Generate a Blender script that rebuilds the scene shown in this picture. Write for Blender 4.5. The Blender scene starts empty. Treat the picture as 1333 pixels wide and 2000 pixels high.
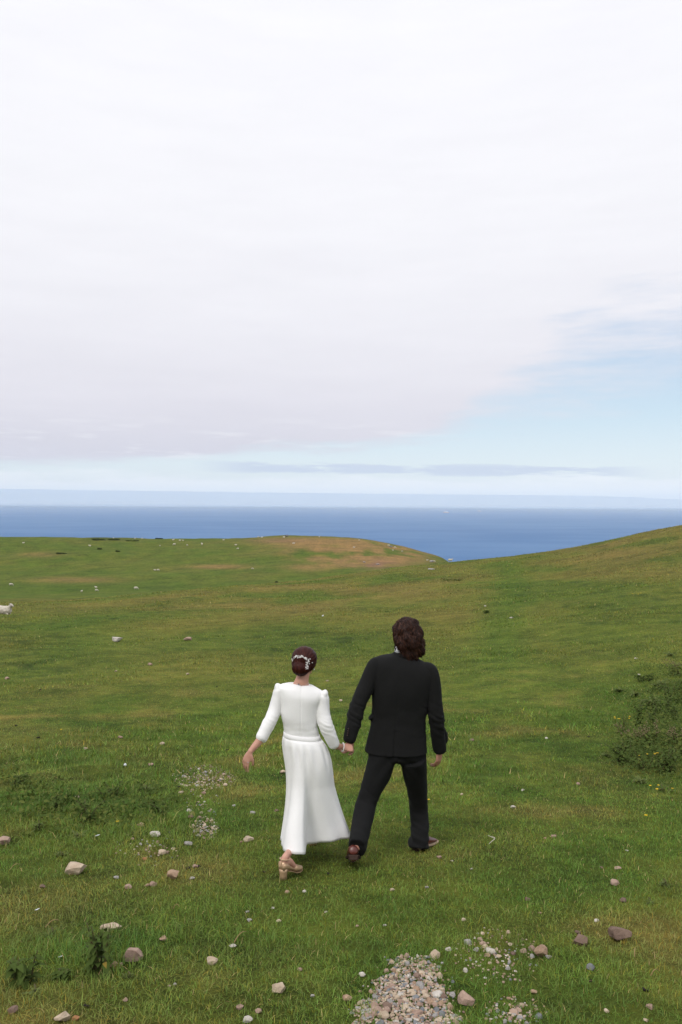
import bpy, bmesh, math, random
import numpy as np
from mathutils import Vector, Matrix, noise as mnoise

random.seed(7)
RNG = np.random.default_rng(11)
S = bpy.context.scene
COL = S.collection
R = math.radians

# ------------------------------------------------------------------ camera
FPX = 1556.0                       # focal length in photo pixels (photo 1333 x 2000)
CAMZ = 2.64
PITCH = 18.0 / FPX
ROLL = R(0.3)
_f = Vector((0, math.cos(PITCH), -math.sin(PITCH)))
_u0 = Vector((0, math.sin(PITCH), math.cos(PITCH)))
_r0 = Vector((1, 0, 0))
_r = _r0 * math.cos(ROLL) + _u0 * math.sin(ROLL)
_u = _u0 * math.cos(ROLL) - _r0 * math.sin(ROLL)
cam_data = bpy.data.cameras.new('camera')
cam = bpy.data.objects.new('camera', cam_data)
COL.objects.link(cam)
cam_data.sensor_fit = 'VERTICAL'
cam_data.sensor_height = 36.0
cam_data.sensor_width = 24.0
cam_data.lens = FPX / 2000 * 36
cam_data.clip_start = 0.05
cam_data.clip_end = 90000
cam.matrix_world = Matrix(((_r.x, _u.x, -_f.x, 0), (_r.y, _u.y, -_f.y, 0), (_r.z, _u.z, -_f.z, CAMZ), (0, 0, 0, 1)))
S.camera = cam

# ------------------------------------------------------------------ colour management, sampling
S.view_settings.view_transform = 'Standard'
S.view_settings.look = 'None'
S.view_settings.exposure = 0.03
S.view_settings.gamma = 1.0
S.view_settings.use_curve_mapping = False
S.render.engine = 'CYCLES'
S.cycles.use_denoising = True
S.cycles.max_bounces = 6
S.cycles.diffuse_bounces = 3
S.cycles.transparent_max_bounces = 8
S.cycles.volume_bounces = 3
S.cycles.sample_clamp_indirect = 6.0

# ------------------------------------------------------------------ node helpers
def N(nt, t, **kw):
    n = nt.nodes.new(t)
    for k, v in kw.items():
        setattr(n, k, v)
    return n

def setin(nt, n, key, v):
    if hasattr(v, 'links') or isinstance(v, bpy.types.NodeSocket):
        nt.links.new(v, n.inputs[key])
    else:
        n.inputs[key].default_value = v

def M(nt, op, a, b=None, c=None, clamp=False):
    n = N(nt, 'ShaderNodeMath', operation=op)
    n.use_clamp = clamp
    setin(nt, n, 0, a)
    if b is not None: setin(nt, n, 1, b)
    if c is not None: setin(nt, n, 2, c)
    return n.outputs[0]

def smooth(nt, v, lo, hi):
    n = N(nt, 'ShaderNodeMapRange', interpolation_type='SMOOTHSTEP')
    setin(nt, n, 'Value', v); setin(nt, n, 'From Min', lo); setin(nt, n, 'From Max', hi)
    n.inputs['To Min'].default_value = 0; n.inputs['To Max'].default_value = 1
    return n.outputs[0]

def mixc(nt, f, a, b, blend='MIX'):
    n = N(nt, 'ShaderNodeMix', data_type='RGBA', blend_type=blend)
    setin(nt, n, 'Factor', f)
    for k, v in ((6, a), (7, b)):
        if isinstance(v, tuple): v = (*v, 1.0) if len(v) == 3 else v
        setin(nt, n, k, v)
    return n.outputs[2]

def noise(nt, vec, scale, detail=3, rough=0.55, dim='3D', dist=0.0):
    n = N(nt, 'ShaderNodeTexNoise', noise_dimensions=dim)
    if vec is not None: nt.links.new(vec, n.inputs['Vector'])
    n.inputs['Scale'].default_value = scale
    n.inputs['Detail'].default_value = detail
    n.inputs['Roughness'].default_value = rough
    n.inputs['Distortion'].default_value = dist
    return n.outputs['Fac']

def ramp(nt, v, stops, interp='LINEAR'):
    n = N(nt, 'ShaderNodeValToRGB')
    n.color_ramp.interpolation = interp
    els = n.color_ramp.elements
    while len(els) < len(stops): els.new(0.5)
    for e, (p, c) in zip(els, stops):
        e.position = p; e.color = (*c, 1.0) if len(c) == 3 else c
    setin(nt, n, 0, v)
    return n.outputs[0]

# ------------------------------------------------------------------ world: daylight sky with a broad cloud sheet
SUN_EL, SUN_AZ = R(50), R(-145)       # azimuth measured from +Y (view direction) towards +X
W = bpy.data.worlds.new('World'); S.world = W; W.use_nodes = True
nt = W.node_tree; nt.nodes.clear()
sky = N(nt, 'ShaderNodeTexSky', sky_type='NISHITA')
sky.sun_disc = False; sky.sun_elevation = SUN_EL; sky.sun_rotation = SUN_AZ
sky.altitude = 170; sky.air_density = 1.0; sky.dust_density = 0.6; sky.ozone_density = 1.5
tc = N(nt, 'ShaderNodeTexCoord'); sep = N(nt, 'ShaderNodeSeparateXYZ')
nt.links.new(tc.outputs['Generated'], sep.inputs[0])
x_, y_, z_ = sep.outputs
el = M(nt, 'MULTIPLY', M(nt, 'ARCSINE', z_), 57.2958)
az = M(nt, 'MULTIPLY', M(nt, 'ARCTAN2', x_, y_), 57.2958)
comb = N(nt, 'ShaderNodeCombineXYZ')
nt.links.new(M(nt, 'MULTIPLY', az, 0.05), comb.inputs[0]); nt.links.new(M(nt, 'MULTIPLY', el, 0.30), comb.inputs[1])
avec = comb.outputs[0]
fc = N(nt, 'ShaderNodeFloatCurve')
cv = fc.mapping.curves[0]
EDGE = [(-180, 1.5), (-60, 2.2), (-23, 2.6), (-12, 2.9), (-4, 3.8), (3, 4.2), (7, 4.9), (11, 6.7), (16, 9.0), (23.5, 10.6), (45, 17), (80, 12), (130, 3), (180, 1.5)]
pts = [((a + 180) / 360, e / 40) for a, e in EDGE]
cv.points[0].location = pts[0]; cv.points[1].location = pts[-1]
for p in pts[1:-1]: cv.points.new(*p)
fc.mapping.update()
nt.links.new(M(nt, 'DIVIDE', M(nt, 'ADD', az, 180), 360), fc.inputs['Value'])
edge = M(nt, 'MULTIPLY', fc.outputs[0], 40)
n1 = noise(nt, avec, 1.7, 6, 0.62)
n2 = noise(nt, avec, 0.55, 3, 0.5)
d_el = M(nt, 'SUBTRACT', el, edge)
soft = M(nt, 'ADD', 0.45, M(nt, 'MULTIPLY', smooth(nt, edge, 3.0, 10.0), 3.2))      # softer, thinner on the right
d_n = M(nt, 'ADD', d_el, M(nt, 'MULTIPLY', M(nt, 'SUBTRACT', n1, 0.5), M(nt, 'ADD', 1.1, M(nt, 'MULTIPLY', soft, 3.0))))
n = N(nt, 'ShaderNodeMapRange', interpolation_type='SMOOTHSTEP')
nt.links.new(d_n, n.inputs['Value']); nt.links.new(M(nt, 'MULTIPLY', soft, -1.1), n.inputs['From Min']); nt.links.new(M(nt, 'MULTIPLY', soft, 1.2), n.inputs['From Max'])
sheet = n.outputs[0]
# cloud brightness rises with elevation (thick grey-lilac underside low, bright white overhead)
cl = ramp(nt, M(nt, 'DIVIDE', M(nt, 'ADD', el, M(nt, 'MULTIPLY', M(nt, 'SUBTRACT', n2, 0.5), 4.5)), 40),
          [(0.0, (8.4, 8.4, 9.2)), (0.085, (7.35, 7.2, 8.0)), (0.18, (8.2, 8.05, 8.75)), (0.32, (9.1, 9.05, 9.6)), (0.5, (9.65, 9.65, 10.1)), (0.85, (10.0, 10.0, 10.5)), (1.0, (10.3, 10.3, 10.8))])
cl = mixc(nt, smooth(nt, el, 34, 85), cl, (15.3, 15.2, 15.8))     # an overcast sky goes on brightening towards the zenith
cl = mixc(nt, 1.0, cl, ramp(nt, n1, [(0.3, (0.975, 0.975, 0.98)), (0.7, (1.018, 1.018, 1.018))]), 'MULTIPLY')
# clear air: physical sky, a little milky towards the horizon
clear = mixc(nt, 0.8, sky.outputs[0], ramp(nt, M(nt, 'DIVIDE', el, 40), [(0.0, (9.8, 10.2, 10.4)), (0.07, (8.6, 9.6, 10.1)), (0.15, (6.9, 8.6, 9.8)), (0.32, (4.7, 6.6, 9.1)), (1.0, (3.0, 5.0, 8.5))]))
# low white cloud bank and a thin lilac streak over the sea
lown = noise(nt, avec, 2.6, 5, 0.6)
bank = M(nt, 'MULTIPLY', smooth(nt, M(nt, 'ADD', M(nt, 'MULTIPLY', el, -1), M(nt, 'MULTIPLY', M(nt, 'SUBTRACT', lown, 0.5), 2.4)), -2.2, -1.2), 0.8)
c1 = mixc(nt, bank, clear, (10.3, 10.5, 10.7))
comb2 = N(nt, 'ShaderNodeCombineXYZ')
nt.links.new(M(nt, 'MULTIPLY', az, 0.07), comb2.inputs[0]); nt.links.new(M(nt, 'MULTIPLY', el, 0.55), comb2.inputs[1])
stn = noise(nt, comb2.outputs[0], 2.1, 6, 0.62)
bandm = M(nt, 'MULTIPLY', smooth(nt, M(nt, 'ABSOLUTE', M(nt, 'SUBTRACT', el, M(nt, 'ADD', 2.45, M(nt, 'MULTIPLY', az, -0.012)))), 0.75, 0.15), 1.0)
streak = M(nt, 'MULTIPLY', smooth(nt, M(nt, 'ADD', stn, M(nt, 'MULTIPLY', bandm, 0.30)), 0.66, 0.80), 0.85)
streak = M(nt, 'MULTIPLY', M(nt, 'MULTIPLY', streak, bandm), smooth(nt, M(nt, 'ABSOLUTE', M(nt, 'SUBTRACT', az, 5.5)), 17, 11))
gap = M(nt, 'MULTIPLY', M(nt, 'MULTIPLY', smooth(nt, stn, 0.50, 0.66), smooth(nt, el, 7.0, 3.2)), 0.75)
cl = mixc(nt, gap, cl, (9.3, 9.25, 9.7))     # brighter rents in the low grey underside
c2 = mixc(nt, streak, c1, (6.1, 6.9, 8.4))
c3 = mixc(nt, sheet, c2, cl)
bg = N(nt, 'ShaderNodeBackground'); bg.inputs['Strength'].default_value = 0.097
nt.links.new(c3, bg.inputs['Color'])
wo = N(nt, 'ShaderNodeOutputWorld'); nt.links.new(bg.outputs[0], wo.inputs['Surface'])

sun_d = bpy.data.lights.new('sun', 'SUN'); sun_d.energy = 1.5; sun_d.angle = R(18); sun_d.color = (1.0, 0.96, 0.9)
sun = bpy.data.objects.new('sun', sun_d); COL.objects.link(sun)
sd = Vector((math.cos(SUN_EL) * math.sin(SUN_AZ), math.cos(SUN_EL) * math.cos(SUN_AZ), math.sin(SUN_EL)))
sun.rotation_euler = (-sd).to_track_quat('-Z', 'Y').to_euler()

# ------------------------------------------------------------------ generic helpers
def P(X, Y, d):
    """Point seen at photo pixel (X, Y), at depth d metres in front of the camera."""
    return Vector((0, 0, CAMZ)) + (_f + _r * ((X - 666.5) / FPX) - _u * ((Y - 1000) / FPX)) * d

def proj(x, y, z):
    """World arrays -> photo pixel arrays (used to choose where real ground patches lie)."""
    dz = z - CAMZ
    dep = np.maximum(x * _f.x + y * _f.y + dz * _f.z, 0.05)
    a = x * _r.x + y * _r.y + dz * _r.z
    b = x * _u.x + y * _u.y + dz * _u.z
    return 666.5 + FPX * a / dep, 1000 - FPX * b / dep

def tag(o, label=None, cat=None, group=None, kind=None):
    if label: o['label'] = label
    if cat: o['category'] = cat
    if group: o['group'] = group
    if kind: o['kind'] = kind
    return o

def link(name, data, parent=None, mat=None):
    o = bpy.data.objects.new(name, data)
    COL.objects.link(o)
    if parent is not None: o.parent = parent
    if mat is not None and data is not None:
        for m in (mat if isinstance(mat, (list, tuple)) else [mat]): data.materials.append(m)
    return o

def empty(name, loc, rz=0.0):
    o = bpy.data.objects.new(name, None); COL.objects.link(o)
    o.empty_display_size = 0.1
    o.location = loc; o.rotation_euler = (0, 0, rz)
    return o

def shade(me, on=True):
    me.polygons.foreach_set('use_smooth', [on] * len(me.polygons))
    return me

class MB:
    """collects closed pieces; build() gives one mesh"""
    def __init__(self): self.v = []; self.f = []; self.mi = []
    def add(self, v, f, mi=0):
        o = len(self.v)
        self.v += [tuple(p) for p in v]
        self.f += [tuple(i + o for i in q) for q in f]
        self.mi += [mi] * len(f)
        return self
    def mesh(self, name, smooth_on=True):
        me = bpy.data.meshes.new(name)
        me.from_pydata(self.v, [], self.f)
        me.polygons.foreach_set('material_index', self.mi)
        me.validate(); me.update()
        return shade(me, smooth_on)
    def remesh(self, name, voxel, it=4, fac=0.5):
        tmp = bpy.data.objects.new('tmp', self.mesh('tmp'))
        COL.objects.link(tmp)
        m = tmp.modifiers.new('r', 'REMESH'); m.mode = 'VOXEL'; m.voxel_size = voxel; m.use_smooth_shade = True
        if it:
            s = tmp.modifiers.new('s', 'SMOOTH'); s.iterations = it; s.factor = fac
        dg = bpy.context.evaluated_depsgraph_get()
        me = bpy.data.meshes.new_from_object(tmp.evaluated_get(dg))
        old = tmp.data
        bpy.data.objects.remove(tmp); bpy.data.meshes.remove(old)
        me.name = name
        return shade(me)

def loft(rings, cap=True, closed=True):
    n = len(rings[0]); v = [p for r in rings for p in r]; f = []
    for i in range(len(rings) - 1):
        for j in range(n if closed else n - 1):
            k = (j + 1) % n
            f.append((i * n + j, i * n + k, (i + 1) * n + k, (i + 1) * n + j))
    if cap:
        f.append(tuple(range(n))[::-1]); f.append(tuple((len(rings) - 1) * n + j for j in range(n)))
    return v, f

def ring(c, u, v, a, b, n=28, e=2.0):
    out = []
    for i in range(n):
        t = 2 * math.pi * i / n
        ct, st = math.cos(t), math.sin(t)
        out.append(c + u * (a * math.copysign(abs(ct) ** (2 / e), ct)) + v * (b * math.copysign(abs(st) ** (2 / e), st)))
    return out

def catmull(P_, k=5):
    P_ = [np.array(p, float) for p in P_]
    Q = [2 * P_[0] - P_[1]] + P_ + [2 * P_[-1] - P_[-2]]
    out = []
    for i in range(1, len(Q) - 2):
        for s in range(k):
            t = s / k
            a, b, c, d = Q[i - 1], Q[i], Q[i + 1], Q[i + 2]
            out.append(0.5 * ((2 * b) + (c - a) * t + (2 * a - 5 * b + 4 * c - d) * t * t + (3 * b - a - 3 * c + d) * t ** 3))
    out.append(P_[-1])
    return out

def tube(pts, rad, side=(1, 0, 0), n=16, k=5, e=2.0, round_ends=True):
    """tapered limb along pts; rad: list of r or (a, b) with a along side"""
    rad = [(r, r) if not isinstance(r, (tuple, list)) else r for r in rad]
    ctl = [list(p) + list(r) for p, r in zip(pts, rad)]
    C = catmull(ctl, k) if len(ctl) > 1 else ctl
    pos = [Vector(c[:3]) for c in C]; rr = [(max(c[3], 1e-4), max(c[4], 1e-4)) for c in C]
    rings = []
    sd_ = Vector(side)
    T = []
    for i in range(len(pos)):
        T.append((pos[min(i + 1, len(pos) - 1)] - pos[max(i - 1, 0)]).normalized())
    def fr(i):
        t = T[i]; u = (sd_ - t * sd_.dot(t))
        if u.length < 1e-3: u = t.orthogonal()
        u.normalize(); return u, t.cross(u)
    if round_ends:
        u, v = fr(0); a, b = rr[0]; m = min(a, b)
        for q in (0.25, 0.65): rings.append(ring(pos[0] - T[0] * m * 0.8 * (1 - q), u, v, a * math.sqrt(1 - (1 - q) ** 2), b * math.sqrt(1 - (1 - q) ** 2), n, e))
    for i in range(len(pos)):
        u, v = fr(i); rings.append(ring(pos[i], u, v, rr[i][0], rr[i][1], n, e))
    if round_ends:
        i = len(pos) - 1; u, v = fr(i); a, b = rr[i]; m = min(a, b)
        for q in (0.65, 0.25): rings.append(ring(pos[i] + T[i] * m * 0.8 * (1 - q), u, v, a * math.sqrt(1 - (1 - q) ** 2), b * math.sqrt(1 - (1 - q) ** 2), n, e))
    return loft(rings)

def ball(c, r, sub=2, rot=None):
    bm = bmesh.new(); bmesh.ops.create_icosphere(bm, subdivisions=sub, radius=1)
    if not isinstance(r, (tuple, list)): r = (r, r, r)
    m = rot or Matrix.Identity(3)
    v = [Vector(c) + m @ Vector((p.co.x * r[0], p.co.y * r[1], p.co.z * r[2])) for p in bm.verts]
    f = [tuple(q.index for q in fc_.verts) for fc_ in bm.faces]
    bm.free(); return v, f

def displace(me, fn):
    """move vertices along normals by fn(co, normal)"""
    ns = [v.normal.copy() for v in me.vertices]
    for v, nn in zip(me.vertices, ns): v.co += nn * fn(v.co, nn)
    me.update()

# ---- vectorised gradient noise (numpy)
_perm = np.random.default_rng(5).permutation(512)
_perm = np.concatenate([_perm, _perm, _perm])
_ang = np.random.default_rng(6).random(512) * 2 * np.pi
def pnoise(x, y):
    xi = np.floor(x).astype(int); yi = np.floor(y).astype(int)
    xf = x - xi; yf = y - yi
    u = xf ** 3 * (xf * (xf * 6 - 15) + 10); v = yf ** 3 * (yf * (yf * 6 - 15) + 10)
    def g(ix, iy, dx, dy):
        h = _ang[_perm[_perm[ix & 511] + (iy & 511)]]
        return np.cos(h) * dx + np.sin(h) * dy
    a = g(xi, yi, xf, yf); b = g(xi + 1, yi, xf - 1, yf); c = g(xi, yi + 1, xf, yf - 1); d = g(xi + 1, yi + 1, xf - 1, yf - 1)
    return (a + u * (b - a)) + v * ((c + u * (d - c)) - (a + u * (b - a)))
def fbm(x, y, scale, oct_=3, seed=0):
    s = 0; amp = 1.0; f = 1.0 / scale
    for o in range(oct_):
        s = s + amp * pnoise(x * f + 17.3 * (o + seed), y * f - 9.1 * (o + 2 * seed)); amp *= 0.5; f *= 2.03
    return s * 1.4
def sstep(v, a, b):
    t = np.clip((v - a) / (b - a), 0, 1); return t * t * (3 - 2 * t)

# ------------------------------------------------------------------ materials
def mat(name, build):
    m = bpy.data.materials.new(name); m.use_nodes = True
    t = m.node_tree; t.nodes.clear()
    out = N(t, 'ShaderNodeOutputMaterial')
    sh = build(t)
    t.links.new(sh, out.inputs['Surface'])
    return m

def principled(t, color, rough=0.6, spec=0.3, bump=None, bump_s=0.3, bump_d=0.01, **kw):
    b = N(t, 'ShaderNodeBsdfPrincipled')
    if isinstance(color, tuple): color = (*color, 1.0) if len(color) == 3 else color
    setin(t, b, 'Base Color', color)
    setin(t, b, 'Roughness', rough); b.inputs['Specular IOR Level'].default_value = spec
    if bump is not None:
        bn = N(t, 'ShaderNodeBump'); bn.inputs['Strength'].default_value = bump_s; bn.inputs['Distance'].default_value = bump_d
        t.links.new(bump, bn.inputs['Height']); t.links.new(bn.outputs[0], b.inputs['Normal'])
    for k, v in kw.items(): setin(t, b, k.replace('_', ' '), v)
    return b.outputs[0]

def objco(t): return N(t, 'ShaderNodeTexCoord').outputs['Object']
def wpos(t): return N(t, 'ShaderNodeNewGeometry').outputs['Position']

def rock_mat(name, c, c2, scale=14):
    def b(t):
        p = wpos(t)
        nz = noise(t, p, scale, 6, 0.65); n2 = noise(t, p, scale * 4, 4, 0.7)
        v = N(t, 'ShaderNodeTexVoronoi', feature='DISTANCE_TO_EDGE'); v.inputs['Scale'].default_value = scale * 1.7; t.links.new(p, v.inputs['Vector'])
        col = mixc(t, smooth(t, nz, 0.35, 0.68), c, c2)
        col = mixc(t, M(t, 'MULTIPLY', smooth(t, n2, 0.55, 0.75), 0.5), col, tuple(min(1, x * 1.6 + .05) for x in c))
        col = mixc(t, M(t, 'MULTIPLY', smooth(t, n2, 0.42, 0.3), 0.5), col, tuple(x * 0.4 for x in c2))
        hb = M(t, 'ADD', nz, M(t, 'MULTIPLY', n2, 0.5))
        return principled(t, col, 0.88, 0.15, hb, 0.9, 0.008)
    return mat(name, b)
ROCK = {
    'cream': rock_mat('rock_cream', (0.48, 0.39, 0.29), (0.36, 0.275, 0.195)),
    'tan': rock_mat('rock_tan', (0.36, 0.25, 0.17), (0.25, 0.165, 0.11)),
    'pink': rock_mat('rock_pink', (0.37, 0.265, 0.205), (0.26, 0.175, 0.135)),
    'brown': rock_mat('rock_brown', (0.20, 0.138, 0.105), (0.12, 0.08, 0.062)),
    'grey': rock_mat('rock_grey', (0.34, 0.32, 0.30), (0.23, 0.215, 0.205)),
    'slate': rock_mat('rock_slate', (0.20, 0.205, 0.21), (0.12, 0.125, 0.13)),
    'white': rock_mat('rock_white', (0.54, 0.50, 0.45), (0.38, 0.34, 0.29)),
    'orange': rock_mat('rock_orange', (0.34, 0.17, 0.075), (0.22, 0.10, 0.05)),
}
DUNG = mat('dung', lambda t: principled(t, mixc(t, noise(t, wpos(t), 60, 4), (0.010, 0.008, 0.007), (0.032, 0.024, 0.018)), 0.8, 0.2, noise(t, wpos(t), 70, 3), 0.8, 0.01))
WHITE = mat('white_litter', lambda t: principled(t, mixc(t, noise(t, wpos(t), 20, 3), (0.75, 0.78, 0.82), (0.6, 0.62, 0.66)), 0.6, 0.3))
BONE = mat('pale_bone', lambda t: principled(t, mixc(t, noise(t, wpos(t), 50, 4), (0.62, 0.58, 0.5), (0.42, 0.37, 0.3)), 0.7, 0.2))
STRAW = mat('dry_straw', lambda t: principled(t, mixc(t, noise(t, wpos(t), 40, 3), (0.34, 0.25, 0.12), (0.22, 0.15, 0.07)), 0.8, 0.1))
WOOL = mat('wool', lambda t: principled(t, mixc(t, noise(t, wpos(t), 9, 4), (0.70, 0.65, 0.56), (0.46, 0.41, 0.33)), 0.95, 0.05, noise(t, wpos(t), 22, 4, 0.7), 0.9, 0.05))
SHEEPFACE = mat('sheep_face', lambda t: principled(t, mixc(t, noise(t, wpos(t), 14, 3), (0.55, 0.51, 0.46), (0.36, 0.32, 0.28)), 0.9, 0.05))
# ------------------------------------------------------------------ the ground: one height field round the viewpoint
SEA_Z = CAMZ - 170.0
TAIL = [(520, 1160), (700, 1310), (950, 1310)]
ROWS = {
    -700: [(20, 1350), (40, 1245), (60, 1205), (75, 1186), (130, 1180), (180, 1165), (230, 1150), (290, 1112), (350, 1075), (400, 1055), (440, 1057)],
    0: [(20, 1348), (40, 1240), (58, 1199), (72, 1181), (130, 1177), (180, 1163), (228, 1149), (290, 1110), (350, 1072), (400, 1050), (440, 1053)],
    150: [(20, 1347), (40, 1239), (58, 1197), (76, 1174), (130, 1174), (180, 1162), (228, 1148), (290, 1110), (350, 1072), (400, 1050), (440, 1053)],
    300: [(20, 1345), (40, 1236), (60, 1191), (85, 1161), (130, 1168), (180, 1160), (228, 1145), (290, 1108), (350, 1073), (400, 1053), (440, 1056)],
    450: [(20, 1343), (40, 1232), (63, 1182), (95, 1146), (135, 1157), (185, 1153), (232, 1140), (290, 1105), (350, 1070), (400, 1052), (440, 1056)],
    560: [(20, 1340), (40, 1228), (65, 1175), (103, 1136), (140, 1150), (190, 1146), (238, 1131), (292, 1097), (350, 1064), (397, 1046), (440, 1051)],
    640: [(20, 1338), (40, 1225), (65, 1170), (108, 1127), (145, 1142), (195, 1140), (242, 1126), (295, 1093), (348, 1064), (394, 1048), (440, 1055)],
    730: [(20, 1335), (40, 1220), (65, 1165), (112, 1117), (150, 1132), (200, 1131), (246, 1118), (297, 1091), (345, 1069), (388, 1056), (435, 1066)],
    800: [(20, 1330), (40, 1215), (65, 1158), (115, 1108), (152, 1122), (205, 1122), (250, 1113), (300, 1095), (342, 1079), (380, 1070), (430, 1082)],
    860: [(20, 1327), (40, 1211), (65, 1151), (118, 1101), (155, 1113), (208, 1116), (255, 1112), (302, 1102), (335, 1092), (365, 1086), (425, 1105)],
    910: [(20, 1325), (40, 1206), (65, 1146), (120, 1094), (158, 1108), (212, 1124), (260, 1130), (305, 1130), (335, 1125), (365, 1122), (425, 1140)],
    1000: [(20, 1318), (40, 1194), (65, 1135), (117, 1087), (158, 1105), (212, 1135), (260, 1150), (305, 1160), (335, 1165), (365, 1170), (425, 1180)],
    1100: [(20, 1310), (40, 1180), (65, 1121), (112, 1074), (155, 1092), (212, 1128), (260, 1150), (305, 1160), (335, 1165), (365, 1170), (425, 1180)],
    1200: [(20, 1300), (40, 1165), (65, 1104), (105, 1055), (152, 1072), (212, 1115), (260, 1145), (305, 1160), (335, 1165), (365, 1170), (425, 1180)],
    1333: [(20, 1290), (40, 1148), (65, 1083), (99, 1027), (150, 1043), (212, 1100), (260, 1140), (305, 1160), (335, 1165), (365, 1170), (425, 1180)],
    1500: [(20, 1283), (40, 1135), (65, 1062), (97, 1000), (150, 1005), (212, 1070), (260, 1130), (305, 1160), (335, 1165), (365, 1170), (425, 1180)],
    2300: [(20, 1275), (40, 1118), (65, 1035), (95, 965), (150, 955), (212, 1030), (260, 1100), (305, 1160), (335, 1165), (365, 1170), (425, 1180)],
}
def pchip(x, y, q):
    x = np.asarray(x, float); y = np.asarray(y, float); q = np.clip(q, x[0], x[-1])
    h = np.diff(x); dl = np.diff(y) / h; m = np.zeros_like(y)
    for i in range(1, len(x) - 1):
        if dl[i - 1] * dl[i] > 0:
            w1 = 2 * h[i] + h[i - 1]; w2 = h[i] + 2 * h[i - 1]
            m[i] = (w1 + w2) / (w1 / dl[i - 1] + w2 / dl[i])
    m[0] = dl[0]; m[-1] = dl[-1]
    k = np.clip(np.searchsorted(x, q, 'right') - 1, 0, len(x) - 2)
    t = (q - x[k]) / h[k]
    return (y[k] * (1 + 2 * t) * (1 - t) ** 2 + m[k] * h[k] * t * (1 - t) ** 2 + y[k + 1] * t * t * (3 - 2 * t) + m[k + 1] * h[k] * t * t * (t - 1))

rg = np.exp(np.linspace(math.log(0.4), math.log(950.0), 360))          # radii
thf = np.concatenate([np.arange(-180, -46, 3.0), np.arange(-46, 46.01, 0.24), np.arange(49, 178, 3.0)])
TH = np.radians(thf)
keys = sorted(ROWS); prof = []; kth = []
for X in keys:
    th = math.atan2(P(X, 1000, 1).x, P(X, 1000, 1).y); kth.append(th)
    rr_, zz_ = [], []
    for y in (0.4, 1.5, 3, 5, 7, 10):
        rr_.append(y / math.cos(th)); zz_.append(1.02 - 0.17 * y)
    for d, Y in ROWS[X] + TAIL:
        p = P(X, Y, d); rr_.append(math.hypot(p.x, p.y)); zz_.append(p.z)
    prof.append(pchip(np.log(rr_), zz_, np.log(rg)))
prof = np.array(prof)                                                      # rows x radii
ZG = np.zeros((len(TH), len(rg)))
front = np.clip(TH, kth[0], kth[-1])
for j in range(len(rg)): ZG[:, j] = pchip(kth, prof[:, j], front)
GX = np.sin(TH)[:, None] * rg[None, :]; GY = np.cos(TH)[:, None] * rg[None, :]
plane = 1.02 - 0.17 * GY
plane = np.where(plane > 6, 6 + 8 * np.tanh((plane - 6) / 8), plane)
plane = plane - 260 * sstep(rg[None, :], 420, 900)
wf = sstep(np.abs(thf), 47, 85)[:, None]
ZG = ZG * (1 - wf) + plane * wf
for _ in range(2):                                                          # soften the joins of the table
    ZG[1:-1] = 0.25 * ZG[:-2] + 0.5 * ZG[1:-1] + 0.25 * ZG[2:]
RG = np.broadcast_to(rg[None, :], ZG.shape)
ZG = ZG + 0.022 * fbm(GX, GY, 0.9, 3, 1) * sstep(RG, 0.5, 2) + 0.10 * fbm(GX, GY, 4.5, 3, 2) * sstep(RG, 9, 35) \
        + 0.18 * fbm(GX, GY, 13, 3, 3) * sstep(RG, 25, 70) + 0.5 * fbm(GX, GY, 30, 3, 4) * sstep(RG, 130, 260)
# rough hummocks: left of the gravel, and under the weed bank on the right
PX, PY = proj(GX, GY, ZG)
FR = (GY > 0.3)
hum = np.exp(-((PX - 130) / 190) ** 2 - ((PY - 1560) / 90) ** 2) * FR * (RG < 40)
bankm_ = sstep(PX, 1190, 1290) * sstep(PY, 1230, 1330) * sstep(PY, 1540, 1470) * FR * (RG < 60)
ZG = ZG + hum * (0.07 + 0.09 * fbm(GX, GY, 0.55, 3, 8)) + bankm_ * (0.10 + 0.10 * fbm(GX, GY, 0.8, 3, 9))
ZG = np.maximum(ZG, SEA_Z - 2.0)
LR = np.log(rg)
def height(x, y):
    x = np.asarray(x, float); y = np.asarray(y, float)
    r = np.clip(np.hypot(x, y), rg[0], rg[-1] * .9999); th = np.clip(np.arctan2(x, y), TH[0], TH[-1] - 1e-9)
    i = np.clip(np.searchsorted(TH, th, 'right') - 1, 0, len(TH) - 2); u = (th - TH[i]) / (TH[i + 1] - TH[i])
    fj = (np.log(r) - LR[0]) / (LR[1] - LR[0]); j = np.clip(fj.astype(int), 0, len(rg) - 2); v = fj - j
    return (ZG[i, j] * (1 - u) * (1 - v) + ZG[i + 1, j] * u * (1 - v) + ZG[i, j + 1] * (1 - u) * v + ZG[i + 1, j + 1] * u * v)
_DS = np.exp(np.linspace(math.log(2.2), math.log(900), 5000))
def G(X, Y):
    """first ground point behind photo pixel (X, Y) (used once, to find where a stone or sheep stands)"""
    c = P(X, Y, 1) - Vector((0, 0, CAMZ))
    x = c.x * _DS; y = c.y * _DS; z = CAMZ + c.z * _DS
    below = z < height(x, y)
    k = int(np.argmax(below)) if below.any() else -1
    if k <= 0: k = int(np.argmin(z - height(x, y)))
    d0, d1 = _DS[max(k - 1, 0)], _DS[k]
    for _ in range(14):
        m = 0.5 * (d0 + d1)
        if CAMZ + c.z * m < float(height(c.x * m, c.y * m)): d1 = m
        else: d0 = m
    p = Vector((c.x * d1, c.y * d1, 0)); p.z = float(height(p.x, p.y))
    return p, d1

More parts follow.
